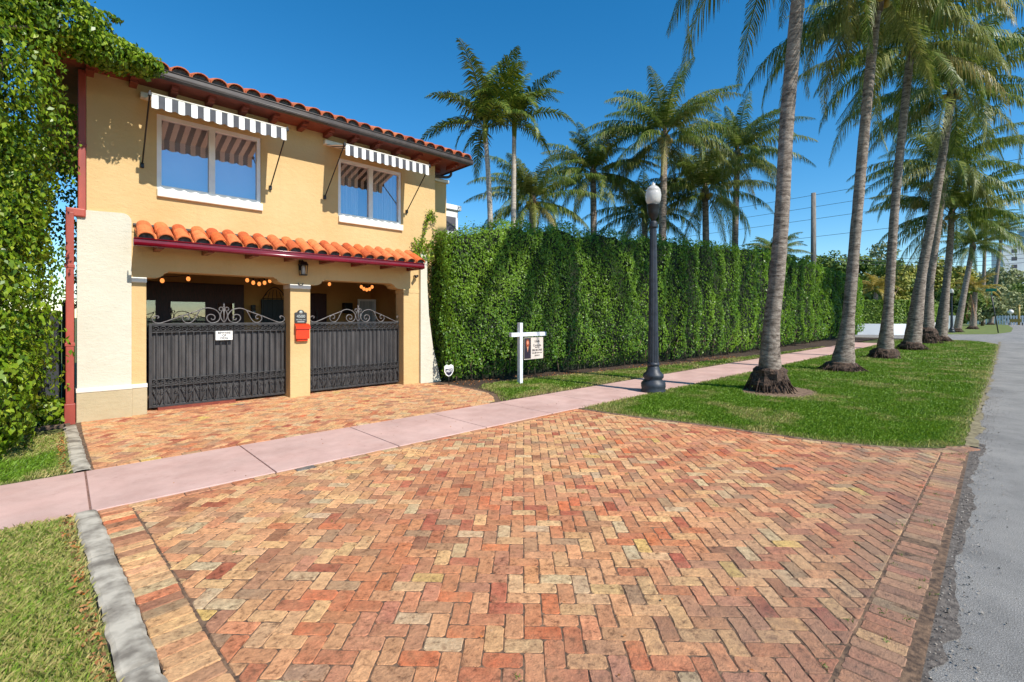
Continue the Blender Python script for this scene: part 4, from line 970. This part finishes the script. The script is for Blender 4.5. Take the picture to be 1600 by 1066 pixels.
# big leafy tree at the left edge
ft = thing('ficus_tree', 'tall bright green leafy tree covering the left corner of the house', 'tree', (-1.2, 9, 0))
def ell(n, c, r, shell=.75):
    d = rng.normal(0, 1, (n, 3)); d /= np.linalg.norm(d, axis=1)[:, None]; q = shell+(1-shell)*rng.random(n)
    q *= 1+.42*(fbm(d[:, 0]*3+c[0], d[:, 2]*3+d[:, 1]*2, 1.5, 41)-.5)*2
    return np.array(c)+d*np.array(r)*q[:, None], d
PP = []; NN = []
for n, c, r in ((24000, (-1.45, 9.0, 2.0), (1.32, 2.1, 2.6)), (22000, (-1.55, 9.0, 4.6), (1.5, 2.2, 2.2)), (20000, (-1.75, 9.2, 7.0), (1.9, 2.3, 1.9)),
                (3800, (-.2, 9.05, 5.75), (.75, .5, .42)), (1800, (.5, 9.05, 5.5), (.5, .34, .24)), (700, (.9, 9.05, 5.48), (.25, .25, .17)), (1800, (-.45, 9.1, 6.5), (.7, .7, .5)), (4000, (-.55, 9.1, 3.3), (.5, .8, 1.0)), (3500, (-.6, 8.5, .9), (.42, 1.2, .9)), (70, (.42, 9.1, 6.05), (.26, .1, .05))):
    n = int(n*1.3); P, d = ell(n, c, r, .7); k = (P[:, 1] < 11) & (P[:, 2] > .02); PP.append(P[k]); NN.append(d[k]+np.array([.2, -.3, .5]))
P = np.concatenate(PP); N = np.concatenate(NN); N /= np.linalg.norm(N, axis=1)[:, None]
V, F = leaves(P-np.array([-1.2, 9, 0]), N, .075, .8, .9, .55); link('crown', npmesh('crown', V, F), 'ficus', ft)
V = []; F = []  # solid core added behind the leaves, crown's inner shade painted dark green
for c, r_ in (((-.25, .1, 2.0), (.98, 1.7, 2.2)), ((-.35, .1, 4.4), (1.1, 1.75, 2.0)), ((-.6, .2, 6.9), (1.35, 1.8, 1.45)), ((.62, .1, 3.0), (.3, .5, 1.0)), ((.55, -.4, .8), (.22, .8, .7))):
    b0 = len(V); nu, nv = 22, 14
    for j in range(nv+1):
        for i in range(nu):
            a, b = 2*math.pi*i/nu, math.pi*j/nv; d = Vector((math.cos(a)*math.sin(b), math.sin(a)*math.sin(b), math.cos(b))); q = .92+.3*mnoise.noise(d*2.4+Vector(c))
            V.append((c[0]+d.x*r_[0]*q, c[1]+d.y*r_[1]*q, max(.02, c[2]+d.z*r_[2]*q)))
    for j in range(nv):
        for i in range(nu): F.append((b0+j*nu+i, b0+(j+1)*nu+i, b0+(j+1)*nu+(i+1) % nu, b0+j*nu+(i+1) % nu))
me = bpy.data.meshes.new('crown_core'); me.from_pydata(V, [], F); me.update(); link('crown_core', me, simple('crown_core_shade', (74, 96, 34), (40, 56, 20), 9, .9, .8, 24, .05), ft)
mb = MB(); mb.tube(smooth_path([(0, 0, 0), (.1, .1, 2), (-.1, 0, 4.5), (-.3, .2, 7.5)], 5), [.2]*6+[.15]*6+[.09]*4, 10)
for k in range(26):
    a = random.uniform(-2.6, .6); z0 = random.uniform(1, 7); L = random.uniform(.9, 1.6); q = Vector((math.cos(a)*L, math.sin(a)*L, random.uniform(.2, .9)))
    mb.tube(smooth_path([(0, 0, z0), (q.x*.5, q.y*.5, z0+q.z*.3), (q.x, q.y, z0+q.z)], 4), [.035]*4+[.022]*4+[.01], 6)
mb.tube(smooth_path([(.2, -.4, 4.9), (.7, -.3, 5.3), (1.1, 0, 5.6), (1.5, .1, 5.75)], 4), [.025]*6+[.015]*7, 6)
mb.build('trunk', 'twig', ft)
# leafy wall of the neighbour garden behind it, small shrub, timber edging, dark side gate
pn = thing('side_gate', 'dark grey textured side gate between the leafy tree and the house', 'gate', (-.35, 11.2, 0))
mb = MB(); mb.bbox(-.9, .33, 0, .05, .05, 1.75, .01); mb.build('panel', 'granite', pn); mb = MB(); mb.bbox(.34, .5, .02, .1, 0, 1.9, .01); mb.build('gate_post', 'black', pn)
mb = MB(); mb.bbox(-1.2, .08, 9.55, 9.62, 0, .07, .008); tag(mb.build('timber_edging', 'wood'), 'weathered timber board laid across the dry grass by the kerb', 'board')
sb = thing('low_shrub', 'small bright green shrub beside the red downpipe', 'shrub', (-.18, 10.1, 0))
P, d = ell(420, (0, 0, .22), (.28, .28, .24), .5); V, F = leaves(P, d+[0, -.3, .6], .085, .7, .4, .6); link('foliage', npmesh('foliage', V, F), 'ficus', sb)
mb = MB()
for k in range(6): mb = MB(); mb.tube([(0, 0, 0), (random.uniform(-.18, .18), random.uniform(-.18, .18), .3)], .006, 5); mb.build('stem', 'twig', sb)
vh = thing('vine_wall', 'shaded leafy vine hanging behind the red downpipe', 'vine', (-.3, 11.4, 1.8))
n = 3500; P = np.c_[rng.uniform(-.8, .5, n), rng.normal(0, .06, n), rng.uniform(0, 3.6, n)]; V, F = leaves(P, np.tile([0., -1, .2], (n, 1)), .075, .8, .8, .55); link('foliage', npmesh('foliage', V, F), 'hedge', vh)
mb = MB(); mb.tube([(0, .08, -1.7), (0, .08, 1.8), (.1, .08, 3.5)], .03, 6); mb.build('stem', 'twig', vh)

# ================================================================ PALMS
def frond_arrays(L, e0, az, curl, npair, lf, droop, base=(0, 0, 0), wid=.035, vee=.35, drop2=0.0, twist=0.):
    """one feather frond; returns quads"""
    m = 14; s = np.linspace(0, 1, m); ang = e0-curl*s**1.35; ds = L/(m-1)
    r = np.concatenate([[0], np.cumsum(np.cos(ang[:-1])*ds)]); z = np.concatenate([[0], np.cumsum(np.sin(ang[:-1])*ds)])
    h = np.array([math.cos(az), math.sin(az), 0]); side0 = np.array([-math.sin(az), math.cos(az), 0])
    C = np.array(base)+r[:, None]*h+np.c_[np.zeros(m), np.zeros(m), z]+side0*(twist*s**2)[:, None]
    V = []; F = []
    # rachis
    for i in range(m-1):
        w0, w1 = .028*(1-s[i])+.006, .028*(1-s[i+1])+.006; b = len(V)
        V += [C[i]-side0*w0, C[i]+side0*w0, C[i+1]+side0*w1, C[i+1]-side0*w1]; F.append((b, b+1, b+2, b+3))
    t = np.linspace(.16, 1, npair); px = np.array([np.interp(t, s, C[:, k]) for k in range(3)]).T
    an = np.interp(t, s, ang); T = np.cos(an)[:, None]*h+np.c_[np.zeros((npair, 2)), np.sin(an)]
    U = -np.sin(an)[:, None]*h+np.c_[np.zeros((npair, 2)), np.cos(an)]
    env = np.sin(np.pi*np.clip(t*.86+.1, 0, 1))**.6*(1-.35*t)
    for sg in (1, -1):
        ll = lf*env*rng.uniform(.85, 1.12, npair); tt = T*(.35+.5*t[:, None])+side0*sg*(1-.25*t[:, None])+U*(vee+rng.normal(0, .12, (npair, 1)))+rng.normal(0, .07, (npair, 3))
        tt /= np.linalg.norm(tt, axis=1)[:, None]; w = wid*rng.uniform(.8, 1.15, npair)*(.5+.5*env)
        g_ = np.array([0, 0, -1.]); dr = droop*rng.uniform(.75, 1.25, (npair, 1))
        p0 = px; d1 = tt+g_*dr*.35; d1 /= np.linalg.norm(d1, axis=1)[:, None]; p1 = p0+d1*ll[:, None]*.45
        d2 = d1+g_*dr*1.6; d2 /= np.linalg.norm(d2, axis=1)[:, None]; p2 = p1+d2*ll[:, None]*.55
        wv = T*w[:, None]*.5
        b = len(V)
        for i in range(npair):
            V += [p0[i]-wv[i]*.7, p0[i]+wv[i]*.7, p1[i]+wv[i], p1[i]-wv[i], p2[i]+wv[i]*.15, p2[i]-wv[i]*.15]
            F.append((b, b+1, b+2, b+3)); F.append((b+3, b+2, b+4, b+5)); b += 6
    return V, F
def crown_mesh(kind, seed, nf, L):
    global rng
    old = rng; rng = np.random.default_rng(seed); V = []; F = []; D = []
    for k in range(nf):
        q = (k+.5)/nf; az = k*2.399963+rng.normal(0, .15)
        if kind == 'coco': e0 = R(82)-q**1.05*R(112)+rng.normal(0, .13); cu = R(70)+q*R(8)+rng.normal(0, .18); ln = L*(.62+.43*math.sin(math.pi*min(.5, q*1.1+.12)))*rng.uniform(.88, 1.1); a, b = frond_arrays(ln, e0, az, cu, 84, .95, 1.0+q*1.0, wid=.05, vee=.25, twist=rng.normal(0, .45))
        elif kind == 'feather': e0 = R(89)-q**1.3*R(78)+rng.normal(0, .1); cu = R(38)+q*R(80); ln = L*rng.uniform(.85, 1.1); a, b = frond_arrays(ln, e0, az, cu, 46, .62, .6, wid=.06, vee=.6, twist=rng.normal(0, .2))
        else: e0 = R(80)-q*R(85)+rng.normal(0, .1); cu = R(70)+q*R(30); ln = L*rng.uniform(.85, 1.1); a, b = frond_arrays(ln, e0, az, cu, 50, .7, .7, wid=.06)
        o_ = len(V); V += a; F += [tuple(i+o_ for i in f) for f in b]; D += [float(np.clip(rng.uniform(-.35, .22)+(.5*(q > .9)*rng.random()), 0, 1))]*len(a)
    rng = old
    me = npmesh('crown', np.array(V), np.array(F)); at = me.attributes.new('dry', 'FLOAT', 'POINT'); at.data.foreach_set('value', np.array(D, dtype=np.float32)); return me
CR = [crown_mesh('coco', 11+i, 36, 4.3) for i in range(3)]; CF = [crown_mesh('feather', 31+i, 17, 2.5) for i in range(2)]; CY = [crown_mesh('low', 51+i, 20, 3.2) for i in range(2)]
CFAR = CR
for c_ in CR: c_.materials.append(MT['frond'])
for c_ in CF: c_.materials.append(MT['frondg'])
for c_ in CY: c_.materials.append(MT['frondy'])
def palm(name, label, path, radii, crown, scale=1., rz=0., group=None, root=0, mat='trunk', nuts=True, tilt=(0, 0), heart=1.):
    b = Vector(path[0]); t = thing(name, label, 'palm tree', b, 0, group); P = smooth_path([Vector(p)-b for p in path], 10)
    n = len(P); rr = [float(np.interp(i/(n-1), np.linspace(0, 1, len(radii)), radii)) for i in range(n)]
    # dense rings for the leaf scars
    Q = []; RR = []; m = max(24, int(40*(P[-1]-P[0]).length/6))
    for i in range(m+1):
        f = i/m*(n-1); a = min(int(f), n-2); Q.append(P[a].lerp(P[a+1], f-a)); RR.append((rr[a]+(rr[a+1]-rr[a])*(f-a))*(1+random.uniform(-.03, .03)))
    mb = MB(); mb.tube(Q, RR, 14); mb.build('trunk', mat, t)
    c_ = link('crown', crown, None, t); c_.location = P[-1]; c_.rotation_euler = (tilt[0], tilt[1], rz); c_.scale = (scale,)*3
    mb = MB(); tp = P[-1]; r = radii[-1]*heart; mb.lathe([(r*1.02, tp.z-.5), (r*1.25, tp.z-.2), (r*1.35, tp.z+.05), (r*.8, tp.z+.35), (.02, tp.z+.6)], tp.x, tp.y, 10); mb.build('crown_heart', 'bark' if name == 'coconut_palm' else 'frondg', t)
    if root:
        n_, m_ = 18, 9; V = []; F = []
        for j in range(m_+1):
            z = root*1.15*j/m_
            for i in range(n_):
                a = 2*math.pi*i/n_; q = mnoise.noise(Vector((math.cos(a)*2.2, math.sin(a)*2.2, z*6+b.x)))
                r = radii[0]*(1.1+.2*math.sin(math.pi*min(1, j/m_*1.1)))*(1+.35*q)*(1 if j < m_ else .8); V.append((r*math.cos(a), r*math.sin(a), z-.03))
        for j in range(m_):
            for i in range(n_): F.append((j*n_+i, j*n_+(i+1) % n_, (j+1)*n_+(i+1) % n_, (j+1)*n_+i))
        F.append([m_*n_+i for i in range(n_)]); me = bpy.data.meshes.new('root_mass'); me.from_pydata(V, [], F); me.update(); link('root_mass', me, 'root', t)
        mb = MB()
        for i in range(44):
            a = random.uniform(0, 6.28); r0 = radii[0]*1.25; r1 = radii[0]*random.uniform(1.5, 2.1); mb.tube([(r0*math.cos(a), r0*math.sin(a), root*random.uniform(.3, .8)), (r1*math.cos(a+.1), r1*math.sin(a+.1), 0)], .012, 4)
        mb.build('roots', 'root', t)
    if nuts and mat == 'trunk':
        for i in range(6):
            a = i*1.05+rz; mb = MB(); mb.lathe([(.02, -.13), (.09, -.09), (.115, 0), (.09, .09), (.02, .13)], 0, 0, 10); o_ = mb.build('coconut', 'frondy', t); o_.location = (tp.x+.27*math.cos(a), tp.y+.27*math.sin(a), tp.z-.12-.1*(i % 2))
    return t
G1 = 'coconut palms planted in a row on the verge'
palm('coconut_palm', 'nearest large coconut palm trunk on the lawn with a ragged raised root collar', [(11.3, 3.62, 0), (11.2, 3.56, 1.3), (11.15, 3.41, 2.7), (11.15, 3.32, 4), (11.15, 3.24, 5.7), (11.15, 3.11, 7.3), (11.15, 2.95, 9), (11.15, 2.7, 10.9)], [.27, .17, .15, .145, .138, .132, .127, .122], CR[0], 1.05, 2.6, G1, .5)
palm('coconut_palm', 'second coconut palm along the verge, wide flared grey base', [(17.1, 3.46, 0), (17.15, 3.31, 1.6), (17.15, 3.11, 4.4), (17.15, 2.84, 8.1), (17.15, 2.6, 11.0)], [.34, .165, .142, .132, .125], CR[1], 1.05, .4, G1, .28)
palm('coconut_palm', 'third coconut palm along the verge, slim grey trunk leaning slightly towards the street', [(23.6, 3.36, 0), (23.6, 3.24, 2), (23.6, 3.0, 6.5), (23.6, 2.55, 12.0)], [.32, .165, .142, .128], CR[2], 1.05, 1.2, G1, .38)
palm('coconut_palm', 'fourth coconut palm along the verge, leaning most strongly towards the street', [(30.4, 3.28, 0), (30.4, 2.89, 3.7), (30.4, 2.38, 7.3), (30.4, 1.8, 12.2)], [.38, .2, .18, .15], CR[0], 1.1, 4.1, G1, .4)
palm('coconut_palm', 'fifth coconut palm, on a bulky dark root ball close behind the leaning one', [(38.4, 3.44, 0), (38.4, 3.29, 3.4), (38.4, 3.0, 6.2), (38.4, 2.55, 10.6)], [.42, .21, .19, .16], CR[1], 1.15, 3.3, G1, .9)
palm('coconut_palm', 'sixth coconut palm with a dark trunk at the corner end of the lawn', [(42, 3.08, 0), (42, 2.78, 3.5), (42, 2.6, 6), (42, 2.5, 8.3)], [.38, .2, .18, .15], CR[2], 1.2, 5.2, G1, .4)
G2 = 'palms rising behind the tall hedge'
palm('feather_palm', 'slender pale feather palm, the left one of the pair rising behind the hedge', [(11.4, 12.9, 0), (11.25, 12.9, 4), (11.15, 12.93, 6.5), (11.02, 12.98, 8.4)], [.13, .1, .09, .075], CF[0], 1.15, .3, G2, 0, 'whitetrunk')
palm('feather_palm', 'slender pale feather palm, the right one of the pair rising behind the hedge', [(12.35, 13, 0), (12.45, 13, 5), (12.5, 13, 8.9)], [.12, .1, .075], CF[1], 1.1, 1.9, G2, 0, 'whitetrunk')
palm('coconut_palm', 'low bushy coconut palm just right of the two slender feather palms', [(15.8, 15.3, 0), (15.9, 15.3, 4), (15.86, 15.27, 7.0)], [.2, .17, .15], CR[2], .78, 1, G2)
palm('coconut_palm', 'mid height coconut palm behind the hedge left of the street lamp', [(19.6, 14.5, 0), (19.55, 14.5, 5), (19.5, 14.5, 8.9)], [.22, .17, .15], CR[0], .8, 2.2, G2)
palm('coconut_palm', 'tallest coconut palm behind the hedge, directly above the street lamp', [(21.1, 11.6, 0), (21.17, 11.6, 5.5), (21.2, 11.56, 8), (21.22, 11.5, 10.4)], [.22, .18, .16, .14], CR[1], .95, 0, G2)
palm('coconut_palm', 'low coconut palm whose fronds show behind the street lamp globe', [(24.1, 14.3, 0), (24.1, 14.3, 7.6)], [.22, .16], CR[2], .85, 4, G2)
palm('coconut_palm', 'coconut palm behind the hedge right of the lamp with low drooping fronds', [(24.7, 11, 0), (24.7, 11.02, 5), (24.68, 11.05, 8.2)], [.2, .17, .15], CR[0], .9, 5.1, G2)
palm('coconut_palm', 'tall coconut palm behind the hedge whose crown touches the nearest trunk', [(28.8, 11.2, 0), (28.9, 11.15, 6), (29, 11.05, 11.3)], [.22, .18, .15], CR[1], .95, 2.7, G2)
palm('coconut_palm', 'small distant coconut palm peeping over the hedge behind the nearest trunk', [(49.2, 15.3, 0), (49.2, 15.3, 7.6)], [.22, .17], CR[2], .75, 3, G2)
G3 = 'palms beyond the side street'
def gp(px, py, z=0):
    A = R(46.4); d = (1.65-z)*737/(py-495); x = (px-800)/737*d; return (d*math.cos(A)+x*math.sin(A), d*math.sin(A)-x*math.cos(A))
def dp(px, py, d):
    A = R(46.4); x = (px-800)/737*d; return (d*math.cos(A)+x*math.sin(A), d*math.sin(A)-x*math.cos(A), 1.65-(py-495)/737*d)
def farpalm(label, b, top, d, crown, sc, rz, r=.25, name='coconut_palm', root=.4, nuts=False):
    p0 = dp(b[0], b[1], d); p1 = dp(top[0], top[1], d); q = tuple((a*.45+c*.55) for a, c in zip(p1, p0))
    palm(name, label, [(p0[0], p0[1], 0), q, p1], [r*1.35, r, r*.85], crown, sc, rz, G3, root, nuts=nuts)
farpalm('leaning palm beside the far street lamp across the side street', (1495, 519), (1520, 385), 50, CR[0], .85, 1)
farpalm('tall far palm above the street name sign', (1548, 505), (1566, 362), 95, CR[1], 1.1, 2.2, .3)
farpalm('short young palm with yellow fronds in front of the low white wall', (1365, 521), (1369, 452), 47, CY[0], .78, .4, .2, 'young_palm')
farpalm('short yellow tipped palm beside the far street lamp', (1520, 513), (1524, 452), 62, CY[1], 1.0, 2.0, .28, 'young_palm')
farpalm('far palm crown above the trees at the right edge', (1535, 508), (1540, 345), 100, CR[2], 1.2, .5, .3)
dd = thing('dead_fronds', 'brown dead fronds hanging against the yellow tipped palm trunk', 'palm fronds', (*dp(1517, 505, 61.5)[:2], 0))
V, F = [], []
for k in range(5):
    a, b = frond_arrays(3.4, R(-82)+k*.03, k*1.3, R(6), 30, .3, 1, (0, 0, 4.6), .06); o_ = len(V); V += a; F += [tuple(i+o_ for i in f) for f in b]
link('fronds', npmesh('fronds', np.array(V), np.array(F)), 'dead', dd)

# bare earth ring round the nearest palm
V = [(11.35, 3.45, .02)]+[(11.35+.98*math.cos(a)*(1+.06*math.sin(a*5)), 3.45+.72*math.sin(a)*(1+.06*math.cos(a*4)), .014) for a in np.linspace(0, 2*math.pi, 40)[:-1]]
me = bpy.data.meshes.new('bare_earth'); me.from_pydata(V, [], [(0, i, i % 39+1) for i in range(1, 40)]); me.update(); tag(link('bare_earth', me, 'dirt'), kind='structure')
for i, (x, y) in enumerate(PALM_BASE[1:4]):
    V = [(x+.1, y, .018)]+[(x+.1+.75*math.cos(a), y+.5*math.sin(a), .013) for a in np.linspace(0, 2*math.pi, 30)[:-1]]
    me = bpy.data.meshes.new('bare_earth'); me.from_pydata(V, [], [(0, k, k % 29+1) for k in range(1, 30)]); me.update(); tag(link('bare_earth', me, 'dirt'), kind='structure')

# ================================================================ FAR SIDE
def tree(label, base, H, rx, mat, n, size, group='broadleaf trees beyond the side street', low=.25):
    t = thing('broadleaf_tree', label, 'tree', (base[0], base[1], 0), 0, group); PP = []; NN = []
    for k in range(16):
        c = np.array([rng.uniform(-rx, rx)*.75, rng.uniform(-rx, rx)*.6, H*rng.uniform(low+.1, .85)]); r = rx*rng.uniform(.3, .5)
        P, d = ell(n//16, c, (r, r, r*.75), .55); PP.append(P); NN.append(d+[0, 0, .4])
    P = np.concatenate(PP); P[:, 2] = np.clip(P[:, 2], .1, H); V, F = leaves(P, np.concatenate(NN), size, .9, .2, .6); link('crown', npmesh('crown', V, F), mat, t)
    m_ = MB(); m_.tube([(0, 0, 0), (.1, 0, H*.3), (0, .1, H*.6)], [H*.03, H*.025, H*.015], 8)
    for k in range(5): a = k*1.3; m_.tube([(0, 0, H*.3), (math.cos(a)*rx*.4, math.sin(a)*rx*.4, H*.6)], [H*.014, H*.006], 6)
    m_.build('trunk', 'bark', t)
for (lab, px, d, top, rx, mt, n) in (
    ('dense dark tree peeping over the far end of the hedge', 1295, 75, 385, 5, 'treeleaf', 5000),
    ('round green tree between the first two far palm trunks', 1335, 78, 392, 5, 'treeleaf', 5000),
    ('tall greyish feathery tree behind the low white wall', 1382, 88, 362, 5.5, 'treeleaf3', 5000),
    ('broad dark green tree above the trimmed box hedge', 1405, 70, 400, 5, 'treeleaf', 6000),
    ('yellow green tree behind the third palm trunk', 1385, 62, 405, 3.4, 'treeleaf2', 5000),
    ('olive green tree between the leaning palm trunks', 1445, 82, 402, 5, 'treeleaf2', 5000),
    ('olive tree behind the far street lamp', 1480, 90, 408, 5, 'treeleaf2', 5000),
    ('dark low tree behind the yellow tipped palm', 1500, 72, 445, 3.6, 'treeleaf', 4000),
    ('grey green shrubby tree left of the street name sign', 1535, 85, 440, 4, 'treeleaf3', 4500),
    ('wide tree arching over the far end of the street', 1585, 130, 432, 9, 'treeleaf', 7000),
    ('pale tree in front of the glass tower', 1555, 115, 415, 6, 'treeleaf3', 5000),
    ('dark tree closing the view at the end of the street', 1600, 150, 440, 9, 'treeleaf', 6000)):
    p = dp(px, top, d); tree(lab, p, p[2], rx, mt, n, .0075*d if d < 100 else .006*d, low=.1)
# trimmed hedge on a low white wall
WP = [(53.2, 9.4), (56.5, 8.2), (60, 7.0), (63.5, 6.2), (68, 5.6), (75, 5.4)]
WP = [(*gp(1340, 523),), (*gp(1385, 523.5),), (*gp(1428, 523.5),), (*gp(1440, 521),), (*gp(1465, 518),), (*gp(1480, 516),)]
mb = MB()
for a, b in zip(WP[:-1], WP[1:]):
    d = Vector((b[0]-a[0], b[1]-a[1])).normalized(); n_ = Vector((-d.y, d.x))*.25
    V = [(a[0], a[1], 0), (b[0], b[1], 0), (b[0]+n_.x, b[1]+n_.y, 0), (a[0]+n_.x, a[1]+n_.y, 0)]; V += [(x, y, 1.0) for x, y, _ in V]
    mb.add(V, [(0, 3, 2, 1), (4, 5, 6, 7), (0, 1, 5, 4), (1, 2, 6, 5), (2, 3, 7, 6), (3, 0, 4, 7)])
tag(mb.build('low_wall', 'farwhite'), 'low white garden wall under the trimmed box hedge', 'wall')
th = thing('box_hedge', 'trimmed light green hedge standing behind the low white wall', 'hedge', (WP[0][0], WP[0][1], 0))
PP = []; NN = []; mbx = MB(); ox, oy = WP[0]
for a, b in zip(WP[:-1], WP[1:]):
    L = math.hypot(b[0]-a[0], b[1]-a[1]); n = int(L*2.4*160); d = Vector((b[0]-a[0], b[1]-a[1])).normalized(); nx, ny = -d.y, d.x
    u = rng.random(n); z = rng.uniform(.8, 3.1, n); o_ = .35+rng.exponential(.06, n)
    PP.append(np.c_[a[0]+(b[0]-a[0])*u+nx*o_-ox, a[1]+(b[1]-a[1])*u+ny*o_-oy, z]); NN.append(np.tile([-nx, -ny, .3], (n, 1)))
    n = int(L*200); u = rng.random(n); o_ = rng.uniform(.35, 1.5, n); PP.append(np.c_[a[0]+(b[0]-a[0])*u+nx*o_-ox, a[1]+(b[1]-a[1])*u+ny*o_-oy, 3.1+rng.normal(0, .04, n)]); NN.append(np.tile([0, 0, 1.], (n, 1)))
    q = [(a[0]+nx*.5-ox, a[1]+ny*.5-oy), (b[0]+nx*.5-ox, b[1]+ny*.5-oy), (b[0]+nx*1.4-ox, b[1]+ny*1.4-oy), (a[0]+nx*1.4-ox, a[1]+ny*1.4-oy)]
    V = [(x, y, 0) for x, y in q]+[(x, y, 3.0) for x, y in q]; mbx.add(V, [(0, 3, 2, 1), (4, 5, 6, 7), (0, 1, 5, 4), (1, 2, 6, 5), (2, 3, 7, 6), (3, 0, 4, 7)])
V, F = leaves(np.concatenate(PP), np.concatenate(NN), .19, .7, .2, .7); link('foliage', npmesh('foliage', V, F), 'hedgefar', th); mbx.build('hedge_core', 'treeleaf', th)
# white picket fence
fa, fb = gp(1476, 516), gp(1500, 514); pf = thing('picket_fence', 'white picket fence left of the far leaning palm', 'fence', (fa[0], fa[1], 0))
mb = MB(); L = math.hypot(fb[0]-fa[0], fb[1]-fa[1]); dx, dy = (fb[0]-fa[0])/L, (fb[1]-fa[1])/L
for k in range(int(L/.28)): s_ = k*.28; mb.box(dx*s_-.09, dx*s_+.09, dy*s_-.09, dy*s_+.09, .05, 1.75+.05*(k % 2))
mb.build('pickets', 'farwhite', pf)
# verge beyond the side street
FV = [gp(1380, 522), gp(1440, 523), gp(1555, 522.5), gp(1580, 519), gp(1583, 513), gp(1575, 508), gp(1520, 506), gp(1450, 514)]
plane_poly('far_verge', FV, .012, simple('far_grass', (112, 122, 46), (84, 98, 36), 1.5, .95, .4, 10))
# street name sign
sp = gp(1560, 520.5); s = thing('street_name_sign', 'green street name sign on a dark post at the far corner', 'sign', (sp[0], sp[1], 0))
mb = MB(); mb.tube([(0, 0, 0), (-.5, .5, 3.9)], .05, 8); mb.build('post', 'iron', s)
mb = MB(); mb.bbox(-1.0, .0, .45, .49, 3.85, 4.2, .01); mb.build('name_plate', 'green', s); mb = MB(); mb.bbox(-.52, -.48, .1, .9, 4.21, 4.5, .01); mb.build('name_plate', 'green', s)
# utility pole with wires running along the side street
up = thing('utility_pole', 'tall grey utility pole with wires above the far end of the hedge', 'utility pole', (51, 12.54, 0))
mb = MB(); mb.tube([(0, 0, 0), (0, 0, 6), (0, 0, 13.25)], [.28, .24, .2], 12); mb.build('pole', 'pole', up)
for zz in (13.1, 11.98, 10.84, 9.16):
    m_ = MB(); m_.tube([(.2, y, zz+.0006*(y*(y-50))*(1 if y > 0 else 1)*.4) for y in np.linspace(-60, 70, 40)], .018, 5); m_.build('wire', 'wire', up)
# second line of cables low over the side street
ul = thing('power_line', 'low pair of dark cables crossing between the far palm trunks', 'cable', (*dp(1360, 400, 60)[:2], 0))
for k in range(3):
    a = Vector(dp(1300, 398+5*k, 60)); b = Vector(dp(1640, 392+7*k, 66)); c0 = ul.location
    m_ = MB(); m_.tube([tuple(a.lerp(b, u)-Vector((c0.x, c0.y, .8*4*u*(1-u)))) for u in np.linspace(0, 1, 20)], .03, 5); m_.build('cable', 'wire', ul)
# white house behind the hedge
wh = thing('white_house', 'flat roofed white house peeping over the hedge beside the yellow house', 'house', (9, 19, 0))
mb = MB(); mb.box(0, 5.35, 0, 8, 0, 6.95); mb.build('wall', 'farwhite', wh); mb = MB(); mb.bbox(-.1, 5.5, -.1, 8.1, 6.95, 7.2, .02); mb.build('parapet', 'farwhite', wh)
mb = MB(); mb.box(4.6, 5.2, -.02, -.003, 5.9, 6.6); mb.build('window', 'darkroom', wh)
# glass tower
p = dp(1578, 440, 210); tw = thing('apartment_tower', 'distant white and blue glass apartment tower above the street end', 'tower', (p[0], p[1], 0), R(20))
mb = MB(); mb.box(-2, 9, -8, 3, 0, 33); mb.build('wall', 'farwhite', tw)
mb = MB(); mb.box(0, 14, -16, -8.02, 0, 40.5); mb.build('glass_block', simple('tower_glass', (72, 104, 128), (54, 84, 110), .8, .15, 0), tw)
mb = MB(); mb.box(-.4, 14.4, -16.4, -7.6, 40.5, 41.3); mb.build('roof_slab', 'farwhite', tw)
for k in range(11):
    m_ = MB(); m_.box(-.25, 14.1, -16.1, -8.01, 4+k*3.4, 4.35+k*3.4); m_.build('floor_slab', 'farwhite', tw)
for k in range(3):
    m_ = MB(); m_.box(-.3, -.05, -15.4+k*3.2, -15.1+k*3.2, 0, 40.5); m_.build('mullion', 'farwhite', tw)
for k in range(8):
    for j in range(2):
        m_ = MB(); m_.box(-2.05, -2.003, -6.2+j*4.6, -4.4+j*4.6, 6+k*3.4, 7.6+k*3.4); m_.build('window', 'darkroom', tw)
# street end details
p = gp(1566, 507.2); s = thing('end_fence', 'pale fence closing the end of the street', 'fence', (p[0], p[1], 0))
mb = MB()
for k in range(26): mb.box(-3, -2.9, -5+k*.4, -4.75+k*.4, 0, 1.9)
mb.box(-2.88, -2.8, -5, 5.4, 1.5, 1.7); mb.build('boards', 'farwhite', s)
p = gp(1587, 508.4); s = thing('yellow_barrier', 'small yellow barrier beside the street end', 'barrier', (p[0], p[1], 0))
mb = MB(); mb.box(-.1, .1, -.8, .8, .6, 1.2); mb.build('board', 'yellow', s)
mb = MB(); mb.box(-.08, .08, -.95, -.8, 0, .5); mb.box(-.08, .08, .8, .95, 0, .5); mb.build('legs', 'iron', s)
p = gp(1592, 508.0); s = thing('yellow_post', 'tall pale yellow post at the street end', 'post', (p[0], p[1], 0))
mb = MB(); mb.tube([(0, 0, 0), (0, 0, 3.8)], .18, 8); mb.lathe([(.24, 3.7), (.24, 3.9), (.1, 4.0)], 0, 0, 8); mb.build('shaft', 'yellow', s)
p = gp(1579, 508.2); s = thing('round_sign', 'small pale round road sign at the street end', 'sign', (p[0], p[1], 0))
mb = MB(); mb.tube([(0, 0, 0), (0, 0, 3.0)], .07, 8); mb.build('post', 'silver', s)
mb = MB(); mb.lathe([(.45, -.02), (.45, .02)], 0, 0, 20); o_ = mb.build('disc', 'signw', s); o_.rotation_euler = (0, R(90), 0); o_.location = (-.1, 0, 2.6)
